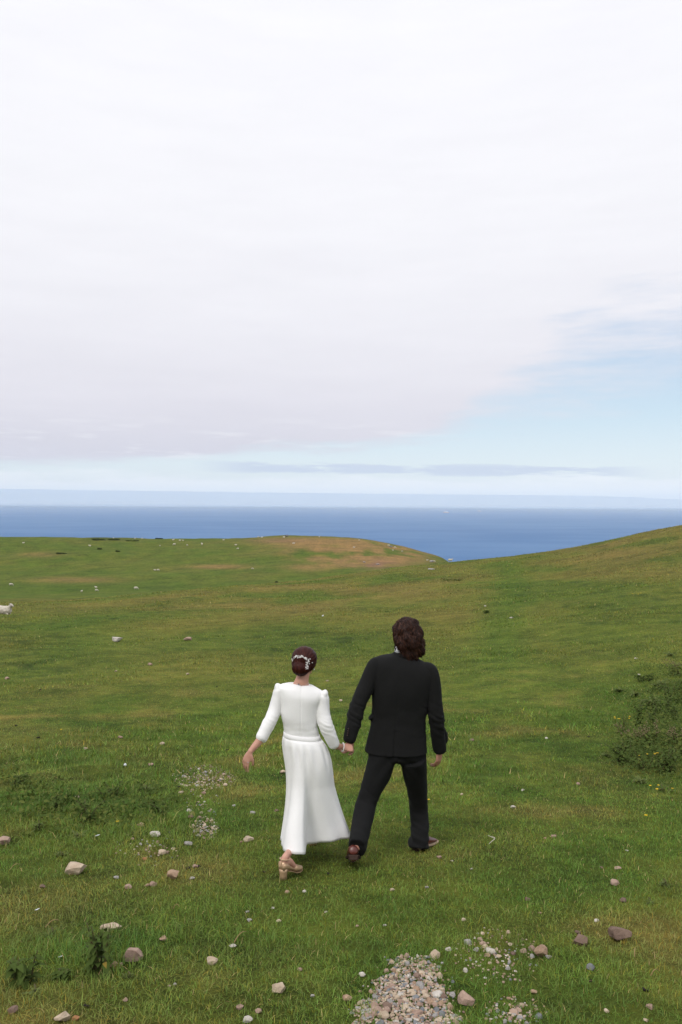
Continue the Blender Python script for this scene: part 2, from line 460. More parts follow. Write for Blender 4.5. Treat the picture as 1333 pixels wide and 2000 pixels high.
# ---- where the turf is lush, dry, bare: colours of the grass itself
GREEN = np.array((0.077, 0.119, 0.0175)); LUSH = np.array((0.052, 0.094, 0.0150)); DRY = np.array((0.170, 0.124, 0.042))
OLIVE = np.array((0.125, 0.115, 0.027)); BARE = np.array((0.20, 0.115, 0.075)); DARK = np.array((0.030, 0.050, 0.012))
def turf(x, y, z):
    X, Y = proj(x, y, z); r = np.hypot(x, y); inf = (y > 0.3)
    def blob(cx, cy, rx, ry, p=1.0): return np.exp(-(((X - cx) / rx) ** 2 + ((Y - cy) / ry) ** 2) ** p) * inf
    a1 = fbm(x, y, 1.3, 3, 11); a2 = fbm(x, y, 0.32, 3, 12); a3 = fbm(x, y * 0.6, 9.0, 4, 13); a4 = fbm(x, y, 42.0, 4, 14)
    near = sstep(r, 30, 12); far = sstep(r, 135, 190) * (X < 905)
    mid = (1 - near) * (1 - far)
    olive = np.clip(0.28 - .13 * near + 0.5 * a1 * near + 0.35 * a3, 0, 1) * (1 - .15 * far)
    olive = np.clip(olive + 0.35 * mid, 0, 1)
    path = np.exp(-((X - (1000 - 0.12 * (Y - 1095))) / (26 + 0.28 * np.maximum(Y - 1100, 0))) ** 2) * sstep(Y, 1090, 1105) * sstep(Y, 1420, 1250) * inf * (1 - far)
    path = np.maximum(path, blob(150, 1245, 110, 60) * .8)
    path = np.maximum(path, blob(1150, 1240, 180, 40) * .6)
    olive = olive * (1 - .75 * path)
    dry = np.clip(0.55 * sstep(X, 960, 1200) * sstep(Y, 1165, 1075) + 0.55 * blob(620, 1155, 420, 36) * sstep(a3, -.35, .35) + .30 * blob(330, 1185, 380, 18), 0, .75) * (1 - far) * (1 - near) * (0.75 + .5 * a3)
    dry = dry + far * np.clip(0.85 * blob(690, 1078, 130, 24) * sstep(a4 + a3 * .5, -.35, .25) + .7 * blob(560, 1060, 90, 9) + .55 * blob(430, 1107, 70, 5) + .45 * blob(150, 1132, 90, 6) + .35 * blob(80, 1083, 60, 6) + .25 * blob(800, 1095, 80, 12) + .16 * sstep(a4, .1, .5), 0, .9)
    dry = dry + near * (0.42 * blob(70, 1775, 150, 70) + .35 * blob(30, 1960, 130, 50) + .30 * sstep(a1, .25, .75) + .22 * blob(60, 1440, 120, 40))
    lush = near * np.clip(.75 * blob(150, 1560, 190, 85) + .55 * blob(1290, 1390, 90, 120) + .55 * blob(180, 1850, 180, 60) + .35 * sstep(-a1, .1, .6) + .28 * blob(600, 1850, 500, 120), 0, 1)
    lush = lush + far * (.34 * blob(200, 1145, 420, 16) + .30 * sstep(-a4, 0.1, .5)) + mid * .35 * path
    lush = lush + mid * .45 * sstep(-a3, .15, .5)
    c = GREEN[None] * np.ones((x.size, 1))
    def mx(c, k, f): f = np.clip(f, 0, 1)[:, None]; return c * (1 - f) + k[None] * f
    c = mx(c, OLIVE, olive); c = mx(c, DRY, dry); c = mx(c, LUSH, lush * .8)
    c = mx(c, np.array((.235, .150, .060)), far * np.clip(1.25 * blob(700, 1082, 135, 26, 2) * sstep(a4 * .6 + a3 * .5, -.45, .25) + .9 * blob(600, 1056, 95, 7) + .8 * blob(600, 1108, 40, 7) + .75 * blob(430, 1107, 60, 4) + .55 * blob(145, 1133, 90, 5) + .5 * blob(75, 1083, 45, 4), 0, .92))
    c = mx(c, BARE, far * (.9 * blob(730, 1102, 42, 8) * sstep(a3, -.5, .2) + .5 * blob(545, 1056, 45, 4)))
    c = mx(c, DARK, .8 * far * (blob(215, 1052, 40, 3) + .6 * blob(120, 1080, 25, 4) * sstep(a3, 0, .3)) + .6 * mid * sstep(a1, .35, .6) * sstep(-a3, -.1, .3) + .75 * np.exp(-((X - 50) / 90) ** 2 - ((Y - 1265) / 60) ** 2) * inf * sstep(fbm(x, y, 1.6, 3, 51), .1, .45))
    c = c * (1 + 0.22 * a2 * near + 0.12 * a1 * (1 - far))[:, None]
    return np.clip(c, 0.004, 1)

nT, nR = ZG.shape
me = bpy.data.meshes.new('ground')
co = np.stack([GX, GY, ZG], -1).reshape(-1, 3).astype(np.float32)
ii, jj = np.meshgrid(np.arange(nT), np.arange(nR - 1), indexing='ij')
i2 = (ii + 1) % nT
q = np.stack([ii * nR + jj, i2 * nR + jj, i2 * nR + jj + 1, ii * nR + jj + 1], -1).reshape(-1, 4)[:, ::-1]
def fast_mesh(me, co, loops, starts, totals):
    me.vertices.add(len(co)); me.vertices.foreach_set('co', np.ascontiguousarray(co, np.float32).ravel())
    me.loops.add(len(loops)); me.loops.foreach_set('vertex_index', np.ascontiguousarray(loops, np.int32))
    me.polygons.add(len(starts)); me.polygons.foreach_set('loop_start', np.ascontiguousarray(starts, np.int32))
    me.update(calc_edges=True); me.validate()
fast_mesh(me, co, q.ravel(), np.arange(len(q)) * 4, None)
# close the little hole straight below the viewpoint
bm = bmesh.new(); bm.from_mesh(me); bm.verts.ensure_lookup_table()
bm.faces.new([bm.verts[i * nR] for i in range(nT)][::-1]); bm.normal_update()
bm.to_mesh(me); bm.free()
shade(me)
tc_ = turf(co[:, 0].astype(float), co[:, 1].astype(float), co[:, 2].astype(float))
# thatch and soil between the blades near by; further off one sees only the tops of the turf
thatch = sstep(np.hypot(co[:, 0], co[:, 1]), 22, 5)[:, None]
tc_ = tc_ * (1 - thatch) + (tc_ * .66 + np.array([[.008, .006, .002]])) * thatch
at = me.attributes.new('Col', 'FLOAT_COLOR', 'POINT')
at.data.foreach_set('color', np.concatenate([tc_, np.ones((len(tc_), 1))], 1).astype(np.float32).ravel())
def ground_shader(t):
    p = wpos(t)
    a = N(t, 'ShaderNodeAttribute', attribute_name='Col').outputs['Color']
    n_s = noise(t, p, 45, 4, 0.7); n_m = noise(t, p, 6.5, 5, 0.65); n_l = noise(t, p, 1.1, 5, 0.62); n_xl = noise(t, p, 0.16, 5, 0.6)
    k = M(t, 'ADD', M(t, 'MULTIPLY', n_s, 0.5), M(t, 'ADD', M(t, 'MULTIPLY', n_m, 0.7), M(t, 'ADD', M(t, 'MULTIPLY', n_l, 0.7), M(t, 'MULTIPLY', n_xl, 0.5))))
    col = mixc(t, 1.0, a, ramp(t, M(t, 'DIVIDE', k, 2.4), [(0.41, (0.40, 0.46, 0.48)), (0.5, (0.95, 0.95, 0.95)), (0.59, (1.60, 1.42, 1.35))]), 'MULTIPLY')
    h = M(t, 'ADD', M(t, 'MULTIPLY', n_l, 1.0), M(t, 'ADD', M(t, 'MULTIPLY', n_m, 0.35), M(t, 'MULTIPLY', n_s, 0.08)))
    return principled(t, col, 0.95, 0.05, h, 0.9, 0.12)
GROUNDM = mat('turf_ground', ground_shader)
ground = link('ground', me, None, GROUNDM); tag(ground, kind='structure')

# ------------------------------------------------------------------ the sea
def sea_shader(t):
    p = wpos(t)
    mp = N(t, 'ShaderNodeMapping'); mp.inputs['Scale'].default_value = (1, 2.2, 1); t.links.new(p, mp.inputs['Vector'])
    a = noise(t, mp.outputs[0], 0.05, 6, 0.65); b = noise(t, mp.outputs[0], 0.0016, 4, 0.55); c = noise(t, mp.outputs[0], 0.0004, 3, 0.5)
    col = mixc(t, smooth(t, M(t, 'ADD', M(t, 'MULTIPLY', b, .6), M(t, 'MULTIPLY', c, .4)), 0.35, 0.65), (0.014, 0.100, 0.262), (0.046, 0.140, 0.305))
    return principled(t, col, 0.62, 0.16, a, 1.0, 1.3)
SEAM = mat('sea_water', sea_shader)
me = bpy.data.meshes.new('sea')
xs = np.linspace(-40000, 40000, 27); ys = np.linspace(-900, 43000, 30)
v = [(x, y, SEA_Z) for y in ys for x in xs]
me.from_pydata(v, [], [(j * 27 + i, j * 27 + i + 1, (j + 1) * 27 + i + 1, (j + 1) * 27 + i) for j in range(29) for i in range(26)])
tag(link('sea', me, None, SEAM), kind='structure')

# ------------------------------------------------------------------ bank of sea fog lying along the horizon
CD = 26000.0
sil = [(-900, -24), (-300, -25), (0, -23.5), (300, -21), (600, -18.7), (800, -17.7), (1100, -16.2), (1200, -15), (1270, -12.5), (1333, -9.8), (1420, -6), (1620, -4)]
xs = np.linspace(-850, 1620, 260)
hs = np.array([-v * CD / FPX for v in pchip([a for a, b in sil], [b for a, b in sil], xs)]) + CAMZ
hs = hs + 9 * fbm(xs, xs * 0, 60, 3, 21)
v = []
prof_d = [(-17000, 0.0), (-12000, .05), (-8000, .12), (-5000, .22), (-2500, .42), (-900, .76), (-250, .96), (0, 1.0), (300, .97), (900, .6), (1500, 0.0)]
for dy, k in prof_d:
    for i, X in enumerate(xs):
        v.append(((X - 666.5) * CD / FPX, CD + dy + 120 * float(fbm(np.array([X]), np.array([0.]), 130, 2, 22)[0]), SEA_Z - 1.2 + (hs[i] - SEA_Z + 1.2) * k))
nn_ = len(xs)
f = [(j * nn_ + i, j * nn_ + i + 1, (j + 1) * nn_ + i + 1, (j + 1) * nn_ + i) for j in range(len(prof_d) - 1) for i in range(nn_ - 1)]
me = bpy.data.meshes.new('fog_bank'); me.from_pydata(v, [], f); shade(me)
def fog_shader(t):
    p = wpos(t); s = N(t, 'ShaderNodeSeparateXYZ'); t.links.new(p, s.inputs[0])
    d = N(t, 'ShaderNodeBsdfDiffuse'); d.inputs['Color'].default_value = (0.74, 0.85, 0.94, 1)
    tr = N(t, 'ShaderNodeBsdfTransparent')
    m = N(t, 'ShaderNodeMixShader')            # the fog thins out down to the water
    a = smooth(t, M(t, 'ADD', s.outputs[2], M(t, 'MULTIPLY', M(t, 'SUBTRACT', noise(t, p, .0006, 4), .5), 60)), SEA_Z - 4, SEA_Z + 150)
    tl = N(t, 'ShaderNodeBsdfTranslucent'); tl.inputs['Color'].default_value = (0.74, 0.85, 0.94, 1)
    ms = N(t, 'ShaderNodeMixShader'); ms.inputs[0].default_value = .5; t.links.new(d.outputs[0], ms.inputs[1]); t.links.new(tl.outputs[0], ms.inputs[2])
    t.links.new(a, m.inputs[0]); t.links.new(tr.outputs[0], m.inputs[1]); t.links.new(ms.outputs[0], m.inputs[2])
    return m.outputs[0]
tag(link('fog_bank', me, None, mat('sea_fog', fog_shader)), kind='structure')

# ------------------------------------------------------------------ sea air
v = [(x, y, z) for z in (SEA_Z - 3.2, 460.0) for y in (-1200, 44500) for x in (-48000, 48000)]
f = [(0, 2, 3, 1), (4, 5, 7, 6), (0, 1, 5, 4), (2, 6, 7, 3), (0, 4, 6, 2), (1, 3, 7, 5)]
me = bpy.data.meshes.new('haze'); me.from_pydata(v, [], f)
HAZEM = bpy.data.materials.new('sea_haze'); HAZEM.use_nodes = True
t = HAZEM.node_tree; t.nodes.clear()
pv = N(t, 'ShaderNodeVolumePrincipled'); pv.inputs['Color'].default_value = (0.84, 0.935, 1.0, 1); pv.inputs['Anisotropy'].default_value = -0.4; pv.inputs['Density'].default_value = 4.0e-5
o_ = N(t, 'ShaderNodeOutputMaterial'); t.links.new(pv.outputs[0], o_.inputs['Volume'])
tag(link('haze', me, None, HAZEM), kind='stuff')

# ------------------------------------------------------------------ turf: individual blades, thinning out with distance
GRAVEL = [   # gravel patches as world ellipses: (photo centre, photo radii, rotation)
    ((800, 1962), (84, 100)), ((398, 1520), (48, 20)), ((402, 1619), (22, 16)), ((985, 1872), (30, 30)), ((1008, 1984), (30, 14))]
def gravel_mask(x, y, z):
    X, Y = proj(x, y, z); m = np.zeros_like(X)
    for (cx, cy), (rx, ry) in GRAVEL:
        m = np.maximum(m, 1 - np.hypot((X - cx) / rx, (Y - cy) / ry))
    return m
def make_grass():
    rng = np.random.default_rng(3)
    r0, r1 = 2.7, 120.0
    rr = np.linspace(r0, r1, 6000)
    dens = np.where(rr < 4.6, 10500.0, 10500.0 * (4.6 / rr) ** 1.75)
    half = math.atan(1.15)
    w = dens * rr * 2 * half
    tot = w.sum() * (rr[1] - rr[0])
    cdf = np.cumsum(w); cdf /= cdf[-1]
    n = int(tot)
    r = np.interp(rng.random(n), cdf, rr); th = (rng.random(n) * 2 - 1) * half
    # keep the left / right margins only where a step to the side could show them
    x = r * np.sin(th); y = r * np.cos(th)
    keep = np.abs(x) < 0.44 * y + 2.2
    x, y, r = x[keep], y[keep], r[keep]
    z = height(x, y)
    gm = gravel_mask(x, y, z)
    keep = (gm < 0.0) | (rng.random(len(x)) > np.clip(0.38 + gm * 1.5, 0, .95))
    x, y, z, r = x[keep], y[keep], z[keep], r[keep]; n = len(x)
    c = turf(x, y, z)
    X, Y = proj(x, y, z)
    clump = fbm(x, y, 0.28, 3, 31); cl2 = fbm(x, y, 1.1, 3, 32)
    long_ = np.exp(-((X - 140) / 200) ** 2 - ((Y - 1565) / 90) ** 2) + .8 * np.exp(-((X - 1290) / 90) ** 2 - ((Y - 1380) / 130) ** 2) + .5 * np.exp(-((X - 120) / 160) ** 2 - ((Y - 1860) / 80) ** 2)
    h = (0.024 + 0.016 * rng.random(n) + 0.010 * np.clip(clump, -1, 1) + 0.010 * np.clip(cl2, -1, 1)) * (1 + 1.5 * np.clip(long_, 0, 1) * (0.5 + .8 * np.clip(cl2 + .2, 0, 1)))
    h = np.maximum(h, 0.012) * (1 + 0.9 * sstep(r, 8, 60) + .8 * (rng.random(n) < .03))
    wd = (0.0021 + 0.0012 * rng.random(n)) * np.maximum(1, (r / 4.6)) ** 0.82
    yaw = rng.random(n) * 2 * np.pi
    lean = np.abs(rng.normal(0.75, 0.42, n)); lean = np.clip(lean, 0.05, 1.35)
    dx, dy = np.cos(yaw), np.sin(yaw)
    fx, fy = -np.sin(yaw), np.cos(yaw)
    tw = rng.normal(0, .5, n); fx, fy = fx * np.cos(tw) + dx * np.sin(tw), fy * np.cos(tw) + dy * np.sin(tw)
    hx = h * np.sin(lean); hz = h * np.cos(lean)
    # rough tussocks on the middle slope and along the crests: bunches of longer, wider blades
    ncl = 26000
    rc = np.exp(rng.random(ncl) * (math.log(125) - math.log(9)) + math.log(9)); tc2 = (rng.random(ncl) * 2 - 1) * half
    xc, yc = rc * np.sin(tc2), rc * np.cos(tc2)
    kk = fbm(xc, yc, 7.0, 3, 41) + .5 * fbm(xc, yc, 1.5, 2, 42)
    sel = (kk > .05 - .5 * sstep(rc, 60, 105)) & (np.abs(xc) < .44 * yc + 2.2); xc, yc, rc = xc[sel], yc[sel], rc[sel]
    nb = 7; sp = .03 + .0035 * rc
    xt = np.repeat(xc, nb) + rng.normal(0, 1, len(xc) * nb) * np.repeat(sp * 1.5, nb); yt = np.repeat(yc, nb) + rng.normal(0, 1, len(xc) * nb) * np.repeat(sp, nb)
    zt = height(xt, yt); rt_ = np.hypot(xt, yt); nt_ = len(xt)
    ct = turf(xt, yt, zt); shade_ = np.repeat(rng.choice([0.55, .75, 1.0, 1.25], len(xc), p=[.38, .25, .2, .17]), nb)
    ct = ct * shade_[:, None]
    x = np.concatenate([x, xt]); y = np.concatenate([y, yt]); z = np.concatenate([z, zt]); r = np.concatenate([r, rt_]); c = np.concatenate([c, ct])
    h = np.concatenate([h, (.045 + .06 * rng.random(nt_)) * (1 + .9 * sstep(rt_, 15, 80))]); wd = np.concatenate([wd, (.004 + .003 * rng.random(nt_)) * np.maximum(1, rt_ / 5) ** .9])
    yaw = rng.random(n + nt_) * 2 * np.pi; lean = np.concatenate([lean, np.clip(np.abs(rng.normal(.5, .35, nt_)), .05, 1.2)])
    n = n + nt_
    dx, dy = np.cos(yaw), np.sin(yaw); tw = rng.normal(0, .5, n)
    fx, fy = -dy * np.cos(tw) + dx * np.sin(tw), dx * np.cos(tw) + dy * np.sin(tw)
    hx = h * np.sin(lean); hz = h * np.cos(lean)
    base = np.stack([x, y, z - 0.003], 1); side = np.stack([fx, fy, np.zeros(n)], 1) * (wd * .5)[:, None]
    tip = base + np.stack([dx * hx * 1.25, dy * hx * 1.25, hz * .92], 1)
    midp = base + np.stack([dx * hx * .42, dy * hx * .42, hz * .62], 1)
    A = r < 9.0; B = ~A
    vA = np.stack([base - side, base + side, midp + side * .8, midp - side * .8, tip], 1)[A].reshape(-1, 3)
    vB = np.stack([base - side, base + side, tip], 1)[B].reshape(-1, 3)
    nA, nB = int(A.sum()), int(B.sum())
    co = np.concatenate([vA, vB])
    iA = np.arange(nA)[:, None] * 5; iB = nA * 5 + np.arange(nB)[:, None] * 3
    lA = np.concatenate([iA + np.array([[0, 1, 2, 3]]), iA + np.array([[3, 2, 4]])], 1).ravel()
    lB = (iB + np.array([[0, 1, 2]])).ravel()
    stA = (np.arange(nA)[:, None] * 7 + np.array([[0, 4]])).ravel(); stB = nA * 7 + np.arange(nB) * 3
    me = bpy.data.meshes.new('grass')
    me.vertices.add(len(co)); me.vertices.foreach_set('co', co.astype(np.float32).ravel())
    L = np.concatenate([lA, lB]).astype(np.int32)
    me.loops.add(len(L)); me.loops.foreach_set('vertex_index', L)
    st = np.concatenate([stA, stB]).astype(np.int32)
    me.polygons.add(len(st)); me.polygons.foreach_set('loop_start', st)
    me.update(calc_edges=True)
    # per blade colour: fresh, yellowing, straw
    k = rng.random(n)[:, None]; b = (0.80 + 0.45 * rng.random(n))[:, None]
    yel = np.array((1.55, 1.16, 0.8)); fresh = np.array((0.90, 1.15, 1.0)); straw = np.array((0.30, 0.225, 0.095))
    cc = c * b
    cc = np.where(k < .11, cc * yel, np.where(k < .5, cc * fresh, cc))
    dead = (rng.random(n) < .02)[:, None]
    cc = np.where(dead, straw[None] * (.6 + .5 * rng.random(n))[:, None], cc)
    cc = np.clip(cc * 1.98, .003, 1)
    col = np.concatenate([np.repeat(cc[A], 5, 0), np.repeat(cc[B], 3, 0)])
    at = me.attributes.new('Col', 'FLOAT_COLOR', 'POINT')
    at.data.foreach_set('color', np.concatenate([col, np.ones((len(col), 1))], 1).astype(np.float32).ravel())
    print('grass blades', n, 'tris', nA * 3 + nB)
    return me
def grass_shader(t):
    a = N(t, 'ShaderNodeAttribute', attribute_name='Col').outputs['Color']
    d = N(t, 'ShaderNodeBsdfDiffuse'); t.links.new(a, d.inputs['Color'])
    tr = N(t, 'ShaderNodeBsdfTranslucent'); t.links.new(a, tr.inputs['Color'])
    m1 = N(t, 'ShaderNodeMixShader'); m1.inputs[0].default_value = 0.32
    t.links.new(d.outputs[0], m1.inputs[1]); t.links.new(tr.outputs[0], m1.inputs[2])
    g = N(t, 'ShaderNodeBsdfGlossy'); g.inputs['Roughness'].default_value = 0.5; g.inputs['Color'].default_value = (1, 1, 1, 1)
    m2 = N(t, 'ShaderNodeMixShader'); m2.inputs[0].default_value = 0.018
    t.links.new(m1.outputs[0], m2.inputs[1]); t.links.new(g.outputs[0], m2.inputs[2])
    return m2.outputs[0]
GRASSM = mat('grass_blades', grass_shader)
tag(link('grass', make_grass(), None, GRASSM), kind='stuff')

# ------------------------------------------------------------------ the couple
def skin_mat(name, c, c2):
    def b(t):
        p = wpos(t)
        col = mixc(t, noise(t, p, 22, 4), c, c2)
        return principled(t, col, 0.5, 0.35, noise(t, p, 260, 2), 0.12, 0.002)
    return mat(name, b)
SKIN_B = skin_mat('skin_fair', (0.56, 0.315, 0.235), (0.47, 0.235, 0.17))
SKIN_G = skin_mat('skin_ruddy', (0.53, 0.275, 0.205), (0.43, 0.195, 0.145))
def cloth_mat(name, c, rough, bump, bs, sheen=0.0, scale=420, spec=.2):
    def b(t):
        p = wpos(t)
        w = noise(t, p, scale, 2, 0.6); l = noise(t, p, 7, 4, 0.55)
        col = mixc(t, M(t, 'ADD', M(t, 'MULTIPLY', w, .6), M(t, 'MULTIPLY', l, .4)), tuple(x * 0.82 for x in c), tuple(min(x * 1.16, .93) for x in c))
        return principled(t, col, rough, spec, M(t, 'ADD', M(t, 'MULTIPLY', w, .08), l), bs, bump, Sheen_Weight=sheen)
    return mat(name, b)
DRESS = cloth_mat('ivory_crepe', (0.87, 0.86, 0.85), 0.62, 0.010, 0.35, 0.05)
SUIT = cloth_mat('charcoal_wool', (0.0105, 0.0106, 0.0106), 0.9, 0.014, 0.5, 0.02, 300, .12)
SUITT = cloth_mat('charcoal_wool_trousers', (0.0102, 0.0104, 0.0106), 0.9, 0.014, 0.5, 0.02, 300, .12)
SHIRT = cloth_mat('white_shirt', (0.74, 0.75, 0.80), 0.7, 0.004, 0.2)
LEATHER = mat('burgundy_leather', lambda t: principled(t, mixc(t, noise(t, wpos(t), 30, 4), (0.135, 0.030, 0.021), (0.060, 0.015, 0.011)), 0.34, 0.5, noise(t, wpos(t), 90, 3), 0.15, 0.003))
SOLE = mat('dark_sole', lambda t: principled(t, mixc(t, noise(t, wpos(t), 60, 3), (0.03, 0.016, 0.012), (0.05, 0.028, 0.02)), 0.7, 0.2))
WELT = mat('cream_welt', lambda t: principled(t, (0.42, 0.31, 0.22), 0.7, 0.2))
GOLD = mat('champagne_leather', lambda t: principled(t, mixc(t, noise(t, wpos(t), 45, 3), (0.52, 0.355, 0.22), (0.43, 0.28, 0.165)), 0.36, 0.5, Metallic=0.25))
PEARL = mat('pearl', lambda t: principled(t, (0.80, 0.785, 0.765), 0.22, 0.6))
SILVER = mat('silver', lambda t: principled(t, (0.75, 0.75, 0.76), 0.2, 0.5, Metallic=1.0))
INK = mat('tattoo_ink', lambda t: principled(t, (0.075, 0.075, 0.08), 0.6, 0.2))
def hair_mat(name, c, c2, c3, rough=0.42):
    def b(t):
        p = wpos(t)
        a = N(t, 'ShaderNodeAttribute', attribute_name='Tint').outputs['Fac']
        col = ramp(t, a, [(0.0, c), (0.6, c2), (1.0, c3)])
        return principled(t, col, rough, 0.16)
    return mat(name, b)
HAIR_B = hair_mat('auburn_hair', (0.019, 0.0045, 0.0032), (0.046, 0.0098, 0.0066), (0.095, 0.022, 0.013), 0.45)
HAIR_G = hair_mat('brown_hair', (0.013, 0.0050, 0.0035), (0.038, 0.0145, 0.0090), (0.12, 0.050, 0.030), 0.5)

def V3(*a): return Vector(a)
def unit(v): v = Vector(v); v.normalize(); return v

def hand(mb, W_, D, Nb, thumb, curl=(.35, .45, .3), spread=0.05, s=1.0, tcurl=.3):
    """hand from wrist W_ along D; Nb = direction of the back of the hand; thumb = +1/-1 picks the thumb's side"""
    D = unit(D); Nb = Vector(Nb); Nb = unit(Nb - D * Nb.dot(D)); T = D.cross(Nb) * thumb
    pl = 0.088 * s
    mb.add(*tube([W_ - D * .012 * s, W_, W_ + D * pl * .35, W_ + D * pl * .75, W_ + D * pl], [(.022 * s, .018 * s), (.024 * s, .017 * s), (.034 * s, .017 * s), (.039 * s, .0145 * s), (.037 * s, .011 * s)], side=T, n=16, k=3))
    fl = [(.029, .043, .0083), (.0098, .048, .0086), (-.0098, .045, .0082), (-.0285, .035, .0074)]
    for i, (off, l1, r) in enumerate(fl):
        b = W_ + D * pl * (.93 if i not in (0, 3) else .88) + T * off * s
        d = unit(D + T * spread * (1.5 - i)); pts = [b - d * .02 * s, b]; ang = 0
        extra = .12 * i
        for q, (L, c) in enumerate(zip((l1, l1 * .62, l1 * .52), curl)):
            ang += c + extra * .5
            dd = d * math.cos(ang) - Nb * math.sin(ang)
            pts.append(pts[-1] + dd * L * s)
        mb.add(*tube(pts, [r * 1.05 * s, r * 1.08 * s, r * .98 * s, r * .88 * s, r * .72 * s], side=T, n=10, k=3))
    b = W_ + D * pl * .22 + T * .022 * s
    d1 = unit(D * .72 + T * .62 - Nb * (.25 + .25 * tcurl)); d2 = unit(D * .92 + T * .25 - Nb * (.25 + tcurl)); d3 = unit(D * 1.0 - T * .05 - Nb * (.2 + tcurl * 1.4))
    pts = [b, b + d1 * .036 * s, b + d1 * .036 * s + d2 * .032 * s, b + d1 * .036 * s + d2 * .032 * s + d3 * .026 * s]
    mb.add(*tube(pts, [.0135 * s, .0115 * s, .0100 * s, .0078 * s], side=T, n=10, k=3))

def head(mb, c, yaw, tilt, s=1.0, nod=0.0):
    """head with brow, eyes, nose, lips, chin and ears; faces +Y turned by yaw (towards -X when positive)"""
    m = Matrix.Rotation(yaw, 3, 'Z') @ Matrix.Rotation(tilt, 3, 'Y') @ Matrix.Rotation(nod, 3, 'X')
    def A(x, y, z): return c + m @ Vector((x, y, z)) * s
    def B(x, y, z, r, sub=3):
        mb.add(*ball(A(x, y, z), tuple(k * s for k in (r if isinstance(r, tuple) else (r, r, r))), sub, m))
    B(0, -.012, .03, (.074, .093, .086)); B(0, .012, -.015, (.066, .078, .085)); B(0, .035, -.07, (.046, .048, .040))
    B(0, .072, -.098, (.020, .018, .017), 2)                       # chin
    B(0, .083, .035, (.048, .016, .012), 2)                        # brow
    mb.add(*tube([A(0, .086, .028), A(0, .102, .002), A(0, .108, -.018)], [.008 * s, .010 * s, .013 * s], n=10, k=3))   # nose
    for sx in (-1, 1):
        B(.028 * sx, .080, .018, .0125, 2)                         # eyes
        B(.012 * sx, .098, -.020, .0085, 2)
        B(.042 * sx, .064, -.018, (.020, .016, .02), 2)            # cheeks
        mb.add(*ball(A(.076 * sx, -.004, -.005), (.010 * s, .018 * s, .031 * s), 2, m @ Matrix.Rotation(-.35 * sx, 3, 'Z')))
        mb.add(*ball(A(.072 * sx, .004, -.030), (.009 * s, .011 * s, .012 * s), 2, m))
    B(0, .088, -.050, (.024, .010, .006), 2); B(0, .086, -.061, (.021, .010, .007), 2)    # lips
    return A, m

def strands(name, parent, material, paths, width, tint):
    """hair locks: thin tapered ribbons along paths, with a Tint value per lock"""
    v, f, tv = [], [], []
    for (pts, outw, w, tn) in paths:
        n = len(pts); o = len(v)
        for i, p in enumerate(pts):
            t = (pts[min(i + 1, n - 1)] - pts[max(i - 1, 0)]).normalized()
            sdir = t.cross(outw[i]); sdir = sdir.normalized() if sdir.length > 1e-5 else Vector((1, 0, 0))
            ww = w * (0.55 + .9 * math.sin(math.pi * (0.12 + 0.83 * i / (n - 1))))
            v += [tuple(p - sdir * ww), tuple(p + outw[i] * ww * .6), tuple(p + sdir * ww)]; tv += [tn * .55, tn, tn * .55]
        for i in range(n - 1):
            a = o + i * 3
            f += [(a, a + 1, a + 4, a + 3), (a + 1, a + 2, a + 5, a + 4)]
    return v, f, tv

def with_tint(name, v, f, tv, parent, m):
    me = bpy.data.meshes.new(name); me.from_pydata(v, [], f); me.update(); shade(me)
    at = me.attributes.new('Tint', 'FLOAT', 'POINT'); at.data.foreach_set('value', tv)
    return link(name, me, parent, m)

def local(root, *obs):
    """keep children where they were built while parenting them to a thing's base"""
    for o in obs:
        if o.parent is None:
            o.parent = root; o.matrix_parent_inverse = root.matrix_world.inverted()

def put(name, me, root, m):
    me.transform(Matrix.Translation(-Vector(root.location)))
    return link(name, me, root, m)

# ============================================================ groom
gbase = P(760, 1660, 6.0); gbase.z = float(height(gbase.x, gbase.y))
groom = empty('person', gbase)
tag(groom, 'man in charcoal suit and burgundy shoes with wavy brown shoulder length hair', 'person', 'couple walking hand in hand')
HG = P(795, 1245, 6.12)
mb = MB()
gA, gM = head(mb, HG, R(14), R(-3), 1.04, R(4))
nb = P(790, 1290, 6.06)
mb.add(*tube([HG + V3(0, -.02, -.05), P(792, 1272, 6.09), nb, P(788, 1310, 6.06)], [.058, .057, .062, .08], n=18))
tor = [(1296, 40, .075), (1312, 50, .09), (1340, 50, .10), (1380, 44, .098), (1420, 42, .092), (1460, 45, .10), (1466, 44, .09)]
rings = []
for Y, w, b in tor: rings.append(ring(P(787 - (Y - 1296) * .05, Y, 6.05 - (Y - 1296) * .0002), V3(1, 0, 0), V3(0, 1, 0), w * .00386, b, 24, 2.2))
mb.add(*loft(rings))
GL = dict(sh=P(737, 1306, 6.05), el=P(701, 1372, 5.95), wr=P(684, 1441, 5.88))
GRr = dict(sh=P(838, 1316, 6.05), el=P(853, 1386, 6.02), wr=P(859, 1461, 6.08))
for A_ in (GL, GRr):
    mb.add(*tube([A_['sh'], A_['el'], A_['wr']], [.052, .042, .029], n=16))
lhip, lknee, lank = P(748, 1470, 6.0), P(720, 1568, 5.93), P(697, 1652, 5.59)
rhip, rknee, rank = P(806, 1470, 6.02), P(819, 1575, 6.22), P(817, 1645, 6.13)
mb.add(*tube([lhip, lknee, lank], [.07, .05, .034], n=16)); mb.add(*tube([rhip, rknee, rank], [.07, .05, .034], n=16))
# feet inside the shoes
ltoe = P(691, 1683, 5.76); ltoe.z = float(height(ltoe.x, ltoe.y)) + .03
rtoe = G(840, 1648)[0]; rtoe.z = float(height(rtoe.x, rtoe.y)) + .03
mb.add(*tube([lank, lank.lerp(ltoe, .5), ltoe], [.034, .034, .026], n=12)); mb.add(*tube([rank, rank.lerp(rtoe, .45) + V3(0, 0, -.01), rtoe], [.034, .034, .026], n=12))
